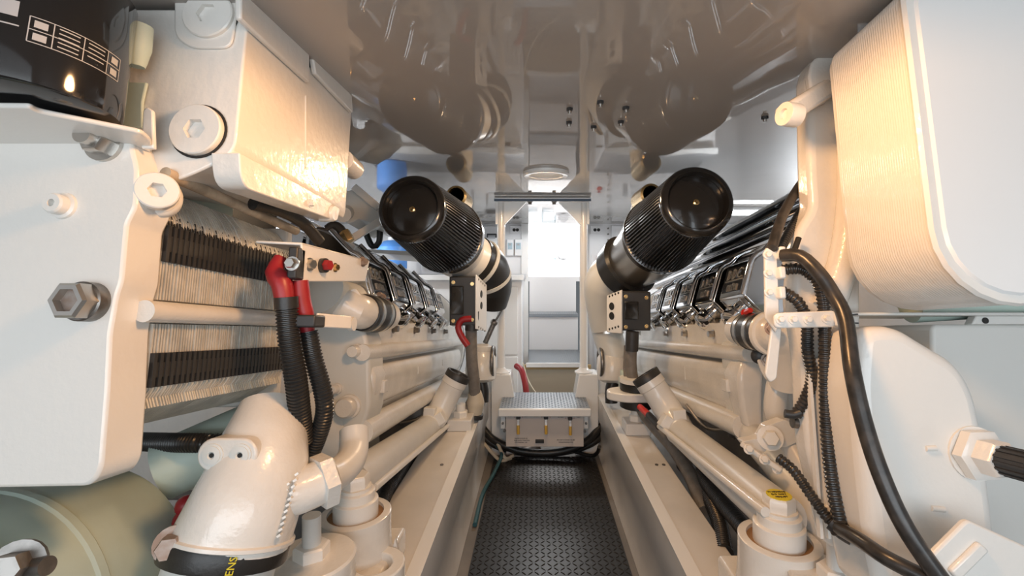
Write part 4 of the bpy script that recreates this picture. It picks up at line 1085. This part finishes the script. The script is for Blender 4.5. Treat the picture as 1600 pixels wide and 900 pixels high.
# filler pipes with caps
def filler(side, x, pts, elb, cap, coll, lab):
    t = Thing('filler_pipe', lab, 'pipe', E(*pts[0], x=x), group='capped filler pipes')
    P = [E(*p, x=x) for p in pts]
    t.part('tube', MB().tube([P[0], P[-1]], .047, n=28), M['pipe'])
    Q = [P[-1]] + [E(a, b, y=y) for a, b, y in elb]
    t.part('neck', MB().tube(Q, [.050, .051, .050, .049], n=28), M['paint'])
    d_ = (Q[-1] - Q[-2]).normalized()
    t.part('neck_ring', MB().lathe(Q[-1] - d_ * .035, d_, [(.049, 0), (.053, .003), (.053, .03), (.049, .034)], 32), M['paint'])
    c_ = t.part('cap', MB().lathe(Q[-1], d_, [(.054, -.006), (.054, .018), (.052, .021), (.043, .021), (.041, .013), (.01, .012)], 36), M['plast'], label='black cap')
    t.part('cap_grip', MB().bar(Q[-1] + d_ * .013 - basis(d_)[0] * .03, Q[-1] + d_ * .013 + basis(d_)[0] * .03, .016, .012, up=d_), M['plast'], parent=c_, bevel=.003)
    d2 = (P[-1] - P[0]).normalized(); o = P[-1] + d2 * .01
    rods = [(690, 633, 1.92), (650, 655, 1.85), (622, 662, 1.8)] if x < 0 else [(1072, 632, 1.62), (1104, 668, 1.55), (1150, 670, 1.45)]
    t.part('strap_rod', MB().tube([E(a, b, y=y) for a, b, y in rods], .006, n=10), M['steel'], label='thin bent steel strap rod')
    al = 1 if x < 0 else -1
    for k in (0, 1):
        ang = math.radians(35 + 50 * k) ; dd = V((al * math.cos(ang), 0, math.sin(ang))); dd = (dd - d2 * dd.dot(d2)).normalized()
        t.part('clamp_block', MB().box(o + dd * .052, (.045, .045, .05), Matrix.Rotation(-al * (math.radians(35 + 50 * k) - math.pi / 2), 3, 'Y')), M['paint'], bevel=.003)
    return t
filler(-1, -.43, [(546, 756), (668, 668)], [(683, 648, 1.93), (697, 622, 1.96), (714, 590, 1.97)], None, None, 'fat grey-white filler pipe with black cap along the left engine')
filler(1, .50, [(1225, 812), (1064, 676)], [(1049, 650, 1.66), (1032, 622, 1.70), (1012, 592, 1.72)], None, None, 'fat grey-white filler pipe with black cap along the right engine')
t = Thing('dipstick_tube', 'thin white tube with a red end lying along the left filler pipe', 'tube', E(575, 770, x=-.39), group='red-ended thin tubes')
a_, b_ = E(585, 762, x=-.385), E(714, 653, x=-.37)
t.part('tube', MB().tube([a_, b_], .0095, n=14), M['paint'])
t.part('red_end', MB().tube([b_, E(722, 645, x=-.36), E(735, 631, x=-.345)], .012, n=14), M['red2'], label='red end')
t = Thing('dipstick_tube', 'thin white tube with red end and black sleeve along the right filler pipe', 'tube', E(1185, 795, x=.46), group='red-ended thin tubes')
a_, b_ = E(1196, 800, x=.45), E(1030, 666, x=.44)
t.part('tube', MB().tube([a_, b_], .0095, n=14), M['paint'])
t.part('sleeve', MB().tube([b_, E(1014, 649, x=.43)], .014, n=14), M['plast'], label='black sleeve')
t.part('red_end', MB().tube([E(1015, 650, x=.43), E(1000, 636, x=.42)], .0125, n=14), M['red2'], label='red end')

# looms
def loom(pts, r, lab, m_='loom', name='cable_loom', grp='grey cable looms', cat='cable'):
    return solo(name, MB().tube([E(a, b, y=y) for a, b, y in pts], r, n=16), M[m_], lab, cat, 'E', grp)
loom([(736, 512, 2.05), (737, 560, 2.05), (741, 600, 2.06), (742, 632, 2.08)], .026, 'grey braided loom hanging from the left black control box')
loom([(744, 590, 2.12), (738, 620, 2.10), (722, 648, 2.05), (704, 664, 1.98), (690, 668, 1.95)], .018, 'grey loom curving down behind the left filler neck')
loom([(988, 528, 1.96), (986, 570, 1.95), (993, 612, 1.93), (1004, 642, 1.90), (1024, 668, 1.82), (1052, 700, 1.70), (1080, 745, 1.52), (1102, 800, 1.38)], .024, 'thick grey loom dropping from the right black control box to the girder')
loom([(980, 540, 1.98), (979, 580, 1.97), (984, 620, 1.95), (998, 652, 1.97), (1034, 682, 1.93), (1078, 722, 1.75)], .014, 'thin grey loom beside the thick one on the right')
loom([(738, 486, 2.03), (737, 516, 2.03)], .030, 'black connector at the top of the left grey loom', 'plast', 'loom_connector', None, 'connector')
loom([(988, 518, 1.95), (987, 548, 1.95)], .028, 'black connector at the top of the right grey loom', 'plast', 'loom_connector', None, 'connector')
t = Thing('braided_sleeve', 'beige braided foot of the left loom standing on the girder', 'sleeve', E(741, 645, y=2.08))
t.part('sleeve', MB().tube([E(742, 612, y=2.07), E(743, 628, y=2.08), E(741, 646, y=2.08)], [.028, .040, .034], n=20), M['cream'])
t.part('foot', MB().tube([E(741, 646, y=2.08), E(740, 652, y=2.08)], .042, n=24), M['plast'])
loom([(737, 498, 2.0), (722, 500, 2.0), (716, 512, 2.0), (722, 527, 2.0), (731, 540, 2.0)], .014, 'red cable looping below the left black control box', 'red', 'red_cable', None)
# black hoses hidden low between the girders and the engines
for k, (pts, l) in enumerate(((
  [(610, 800, 1.30), (618, 750, 1.45), (640, 700, 1.7), (664, 668, 1.95)], 'black hose low behind the left girder, farthest of three'),
  ([(585, 810, 1.22), (600, 760, 1.38), (628, 712, 1.6), (650, 690, 1.8)], 'black hose low behind the left girder, middle of three'),
  ([(560, 800, 1.2), (590, 770, 1.3), (612, 730, 1.5), (630, 700, 1.7)], 'black hose low behind the left girder, nearest of three'),
  ([(1130, 830, 1.15), (1120, 780, 1.3), (1095, 735, 1.5), (1065, 705, 1.7)], 'black hose low behind the right girder, farthest of two'),
  ([(1180, 840, 1.08), (1165, 800, 1.15), (1130, 760, 1.3), (1090, 715, 1.55)], 'black hose low behind the right girder, nearest of two'))):
    P = [E(a, b, y=y) - Z * .05 for a, b, y in pts]
    solo('bilge_hose', MB().corr(P, .022, .009, 14), M['hose'], l, 'hose', 'E', 'bilge hoses')

# control boxes
def cbox(p0, p1, y, lab, panel, holes):
    a_, b_ = W(*p0, y=y), W(*p1, y=y)
    t = Thing('control_box', lab, 'control box', V(((a_.x + b_.x) / 2, y, b_.z)), 'W', 'engine control boxes')
    t.part('case', MB().bb((a_.x, y, b_.z), (b_.x, y + .12, a_.z)), M['plast'], bevel=.006)
    t.part('connector_block', MB().bb((a_.x + .01, y - .02, b_.z + .05), (a_.x + (b_.x - a_.x) * .55, y, a_.z - .04)), M['black'], bevel=.004)
    for k in ((.15, .1), (.85, .12), (.15, .88), (.85, .85)):
        q = V((a_.x + (b_.x - a_.x) * k[0], y, b_.z + (a_.z - b_.z) * k[1]))
        t.part('screw', MB().bolt(q, -Y, .006, .006), M['brass'])
    P = [W(px, py, y=yy) for px, py, yy in panel]
    nn = (P[1] - P[0]).cross(P[3] - P[0]).normalized()
    if nn.y > 0: nn = -nn
    pl = t.part('side_panel', MB().prism(P, nn * -.006), M['white'], bevel=.001, label='white drilled side panel')
    for u_, v_, r in holes:
        q = P[0] + (P[1] - P[0]) * u_ + (P[3] - P[0]) * v_
        t.part('hole', MB().cyl(q - nn * .001, q + nn * .0012, r, n=16), M['print'], parent=pl)
    return t
small = lambda: [(.2 + .2 * k, .05, .005) for k in range(4)] + [(.2 + .2 * k, .94, .005) for k in range(4)]
cbox((702, 432), (744, 509), 2.0, 'black control box with drilled white panel at the far end of the left engine',
     [(744.5, 429, 1.995), (760.5, 445, 2.16), (760.5, 518, 2.16), (744.5, 514, 1.995)], [(.45, .28, .017), (.45, .50, .017)] + small())
cbox((971, 456), (1017, 517), 1.96, 'black control box with drilled white panel at the far end of the right engine',
     [(948, 462, 2.04), (971, 453, 1.955), (971, 521, 1.955), (948, 519, 2.04)], [(.35, .34, .017), (.35, .60, .017)] + small())
# air intake ducts behind the filters
t = Thing('intake_duct', 'cream and black intake duct behind the left air filter', 'duct', E(745, 430, y=2.1), group='air intake ducts')
t.part('cone', MB().tube([flx * 0 + E(699, 370, y=1.95) + flx * .03, E(716, 392, y=2.12), E(738, 405, y=2.2)], [.14, .13, .115], n=36), M['paint'])
t.part('elbow', MB().tube([E(737, 404, y=2.2), E(758, 420, y=2.28), E(768, 445, y=2.36), E(765, 475, y=2.4)], [.12, .115, .105, .09], n=30), M['rubber'])
for p, q, r in (((748, 411, 2.24), (768, 424, 2.3), .121), ((762, 432, 2.32), (770, 452, 2.37), .116)):
    t.part('hose_band', MB().ring(E(*p[:2], y=p[2]), E(*q[:2], y=q[2]) - E(*p[:2], y=p[2]), r * .97, r * 1.03, .018, 40), M['grey'])
t = Thing('intake_duct', 'grey curved intake duct with black collar behind the right air filter', 'duct', E(940, 470, y=2.3), group='air intake ducts')
t.part('collar', MB().tube([E(1033, 368, y=1.92) + frx * .05, E(1010, 392, y=2.05), E(985, 412, y=2.14)], [.155, .145, .125], n=36), M['steel'])
t.part('black_ring', MB().tube([E(985, 412, y=2.14), E(968, 425, y=2.2)], [.15, .135], n=36), M['rubber'])
t.part('duct', MB().tube([E(970, 424, y=2.2), E(950, 440, y=2.26), E(944, 480, y=2.3), E(950, 525, y=2.32), E(962, 560, y=2.3)], [.115, .11, .085, .075, .07], n=32), M['grey'])
t.part('joint_band', MB().ring(E(949, 512, y=2.32), V((.03, 0, -1)), .074, .080, .03, 36), M['steel'])
t = Thing('sensor_harness', 'thin white cable bundle bowing out beside the right intake duct', 'cable', E(920, 450, y=2.4))
for k in range(3):
    t.part('wire', MB().tube([E(936 + k * 3, 404, y=2.5), E(920 + k * 3, 430, y=2.45), E(917 + k * 3, 458, y=2.42), E(926 + k * 3, 490, y=2.4)], .006, n=8), M['cream'] if k != 1 else M['rubber'])
for x0, yy, sg, l in ((752, 2.35, -1, 'left'), (957, 2.3, 1, 'right')):
    t = Thing('fuel_pump', 'small white pump body at the far end of the %s engine' % l, 'pump', E(x0, 600, y=yy), group='small end pumps')
    c = E(x0, 565, y=yy)
    t.part('body', MB().lathe(c - Z * .10, Z, [(.05, 0), (.075, .015), (.08, .06), (.075, .12), (.055, .15), (.058, .175), (.03, .19)], 32), M['cast'])
    t.part('rim', MB().torus(c - sg * X * .06, V((1, 0, 0)), .072, .010), M['dsteel'])
    t.part('outlet', MB().tube([c - Z * .10, c - Z * .14 - sg * X * .01, c - Z * .2 - sg * X * .01], .03), M['rubber'])
t = Thing('gas_strut', 'thin grey strut slanting down beside the left post', 'strut', E(765, 530, y=2.45))
t.part('rod', MB().tube([E(792, 470, y=2.46), E(772, 505, y=2.46)], .006), M['dsteel'])
t.part('cylinder', MB().tube([E(773, 502, y=2.46), E(758, 536, y=2.46)], .014), M['dsteel'])
t.part('joint', MB().ball(E(772, 504, y=2.46), .02), M['dsteel'])

# engine feet on the girders, further along
def foot(x, y, lab, disc):
    t = Thing('engine_mount', lab, 'mount', V((x, y, -.69)), 'W', 'far engine mounts')
    t.part('base_block', MB().box((x, y, -.665), (.105, .10, .05)), M['girder'], bevel=.006)
    t.part('stud', MB().cyl((x, y, -.64), (x, y, -.585), .020), M['paint']); t.part('nut', MB().hexn((x, y, -.64), Z, .032, .025), M['paint'])
    if disc:
        t.part('rubber_disc', MB().lathe((x, y, -.585), Z, [(.062, 0), (.068, .004), (.068, .034), (.062, .038)], 36), M['rubber'])
        t.part('bracket_plate', MB().prism(roundpoly([V((x + a, y + b, -.547)) for a, b in ((-.13, -.03), (-.06, -.075), (.10, -.075), (.16, .08), (-.02, .08), (-.12, .03))], .03), (0, 0, .035)), M['paint'], bevel=.005)
        t.part('rubber_disc', MB().lathe((x, y, -.512), Z, [(.062, 0), (.068, .004), (.068, .030), (.062, .034)], 36), M['rubber'])
        t.part('top_washer', MB().lathe((x, y, -.478), Z, [(.07, 0), (.07, .018), (.03, .022)], 36), M['paint'])
        t.part('cap_nut', MB().hexn((x - .03, y + .06, -.512), Z, .035, .04).hexn((x - .03, y + .06, -.472), Z, .028, .03), M['green'])
    return t
foot(.425, 1.95, 'stacked black and white engine mount on the right girder beside the grey loom', True)
foot(-.325, 2.0, 'low white mount block with stud on the left girder near the red tube end', False)

# near mounts
def near_mount(c, s, lab, yellow, ear, stud):
    x, y, zt = c
    t = Thing('resilient_mount', lab, 'mount', V((x, y, -.69)), 'W', 'near resilient mounts')
    t.part('cup', MB().lathe((x, y, zt - .12), Z, [(.080, -.03), (.080, .02), (.076, .06), (.076, .118), (.073, .12), (.060, .12), (.060, .09)], 56), M['cast'])
    t.part('rubber_ring', MB().ring((x, y, zt - .03), Z, .04, .0605, .022, 48), M['clay'], label='brown rubber ring')
    t.part('core', MB().lathe((x, y, zt - .06), Z, [(.048, 0), (.048, .088), (.046, .09), (.041, .091), (.041, .108), (.039, .110), (.034, .111), (.034, .118)], 40), M['paint'])
    hb_ = t.part('head_bolt', MB().hexn((x, y, zt + .055), Z, .030, .030), M['paint'])
    if yellow:
        t.part('label', MB().cyl((x, y, zt + .0845), (x, y, zt + .0862), .0235, n=32), M['yellow'], parent=hb_, label='yellow round label')
        tx = MB()
        for k, s_ in enumerate(('WARNING', 'DO NOT', 'ADJUST')): tx.text(s_, (x, y + .010 - k * .010, zt + .0866), X, Y, .0075, .0004)
        t.part('lettering', tx, M['print'], parent=hb_)
    t.part('base', MB().box((x, y + .0, -.66 + .0), (.17, .20, .06)), M['cast'], bevel=.01)
    t.part('pillar', MB().cyl((x, y, -.64), (x, y, zt - .12), .07), M['cast'])
    # ear with round hole, toward the eye
    ex, ey = ear
    r = .062; pl = [V((ex + r * math.cos(k * math.pi / 14), ey + r * math.sin(k * math.pi / 14), zt - .13)) for k in range(28)]
    hole = [V((ex + .036 * math.cos(k * math.pi / 14), ey + .036 * math.sin(k * math.pi / 14), zt - .13)) for k in range(28)]
    m = MB(); up = Z * .06
    m.add(pl + [p + up for p in pl] + hole + [p + up for p in hole],
          [[i, (i + 1) % 28, 28 + (i + 1) % 28, 28 + i] for i in range(28)] + [[56 + i, 84 + i, 84 + (i + 1) % 28, 56 + (i + 1) % 28] for i in range(28)]
          + [[28 + i, 28 + (i + 1) % 28, 84 + (i + 1) % 28, 84 + i] for i in range(28)] + [[i, 56 + i, 56 + (i + 1) % 28, (i + 1) % 28] for i in range(28)])
    e_ = t.part('ear', m, M['cast'], bevel=.003)
    t.part('ear_web', MB().bar(V((ex, ey, zt - .11)).lerp(V((x, y, zt - .11)), .42), V((x, y, zt - .11)), .10, .07), M['cast'], parent=e_, bevel=.004)
    t.part('ear_plug', MB().cyl((ex, ey, zt - .13), (ex, ey, zt - .105), .037), M['grey'], parent=e_)
    # big washer with stud
    sx, sy, sz = stud
    t2 = t.part('pad', MB().lathe((sx, sy, sz - .05), Z, [(.075, 0), (.078, .004), (.078, .046), (.074, .05)], 48), M['cast'])
    t.part('stud', MB().cyl((sx, sy, sz), (sx, sy, sz + .075), .0165), M['pipe'], parent=t2)
    t.part('stud_nut', MB().hexn((sx, sy, sz), Z, .032, .022), M['paint'], parent=t2)
    return t
p = W(556, 800, y=1.03); q = W(585, 872, y=.96); k = W(487, 868, y=.86)
near_mount((p.x, p.y, p.z), -1, 'white resilient mount with plain hex head beside the white elbow, lower left', False, (q.x, q.y), (k.x, k.y, k.z))
p = W(1217, 840, y=.92); q = W(1200, 905, y=.82); k = W(1308, 905, y=.82)
near_mount((p.x, p.y, p.z), 1, 'white resilient mount with yellow label on its hex head, lower right', True, (q.x, q.y), (k.x, k.y, k.z))
t = Thing('girder_gusset', 'small triangular white gusset on the left girder next to the near mount', 'gusset', W(630, 880, y=.98), 'W')
g0 = [W(598, 905, y=1.02), W(617, 842, y=1.02), W(632, 905, y=1.02)]
t.part('plate', MB().prism(g0, (0, .012, 0)), M['girder'], bevel=.002)
# bits behind the left housing
t = Thing('pipe_tray', 'pale folded tray and pipe ends between the left casting and the left air filter', 'tray', E(560, 340, y=1.9))
t.part('tray', MB().prism([E(*k, y=1.9) for k in ((530, 300), (552, 296), (600, 330), (592, 352), (560, 342), (545, 350), (528, 340))], (0, .3, 0)), M['grey'], bevel=.004)
t.part('pipe_end', MB().tube([E(536, 335, y=1.75), E(545, 330, y=2.0)], .03), M['grey'])
t.part('channel', MB().bar(E(553, 292, y=1.88), E(592, 325, y=1.88), .015, .03), M['paint'], bevel=.002)
t = Thing('diagonal_stay', 'flat pale stay rising behind the left air filter', 'stay', E(545, 372, y=1.8))
t.part('bar', MB().bar(E(545, 376, y=1.8), E(597, 344, y=1.85), .02, .028), M['paint'], bevel=.002)
solo('black_hose', MB().tube([E(566, 340, y=2.1), E(572, 365, y=2.1), E(582, 385, y=2.1), (E(592, 378, y=2.1)), E(594, 350, y=2.1)], .014), M['rubber'], 'black hose loop left of the left air filter', 'hose')
t = Thing('sensor_fitting', 'small brass and black sensor fitting above the left terminal bracket', 'sensor', E(528, 362, y=1.6))
t.part('body', MB().tube([E(512, 358, y=1.6), E(522, 352, y=1.6), E(532, 358, y=1.6), E(540, 372, y=1.6)], .016), M['plast'])
t.part('nut', MB().hexn(E(538, 362, y=1.58), V((.5, 0, -.8)), .018, .04), M['brass'])
SC = .8
solo('dark_hose', MB().tube([E(395, 318, x=-.60), E(440, 330, x=-.58), E(475, 350, x=-.57), E(500, 378, x=-.55)], .014), M['rubber'], 'black hose under the big left casting', 'hose')
SC = 1.0
solo('shelf_plate', MB().prism([E(*k, y=2.2) for k in ((570, 389), (650, 393), (650, 400), (570, 394))], (0, .2, 0)), M['paint'], 'pale flat shelf below the left air filter', 'shelf')
for p, l in ((W(713, 306, y=2.02), 'left'), (W(1017, 303, y=1.98), 'right')):
    t = Thing('brass_port', 'round brass pipe end just behind the %s air filter' % l, 'pipe end', p, 'W', 'brass pipe ends')
    t.part('ring', MB().lathe(p + Y * .2, -Y, [(.045, 0), (.045, .2), (.035, .205), (.033, .18)], 28), M['brass'])
    t.part('pipe', MB().tube([p + Y * .19, p + Y * .24 - Z * .03, p + Y * .27 - Z * .08, p + Y * .27 - Z * .12], .036), M['pipe'])
    t.part('bore', MB().cyl(p + Y * .1, p + Y * .02, .034), M['dark'])
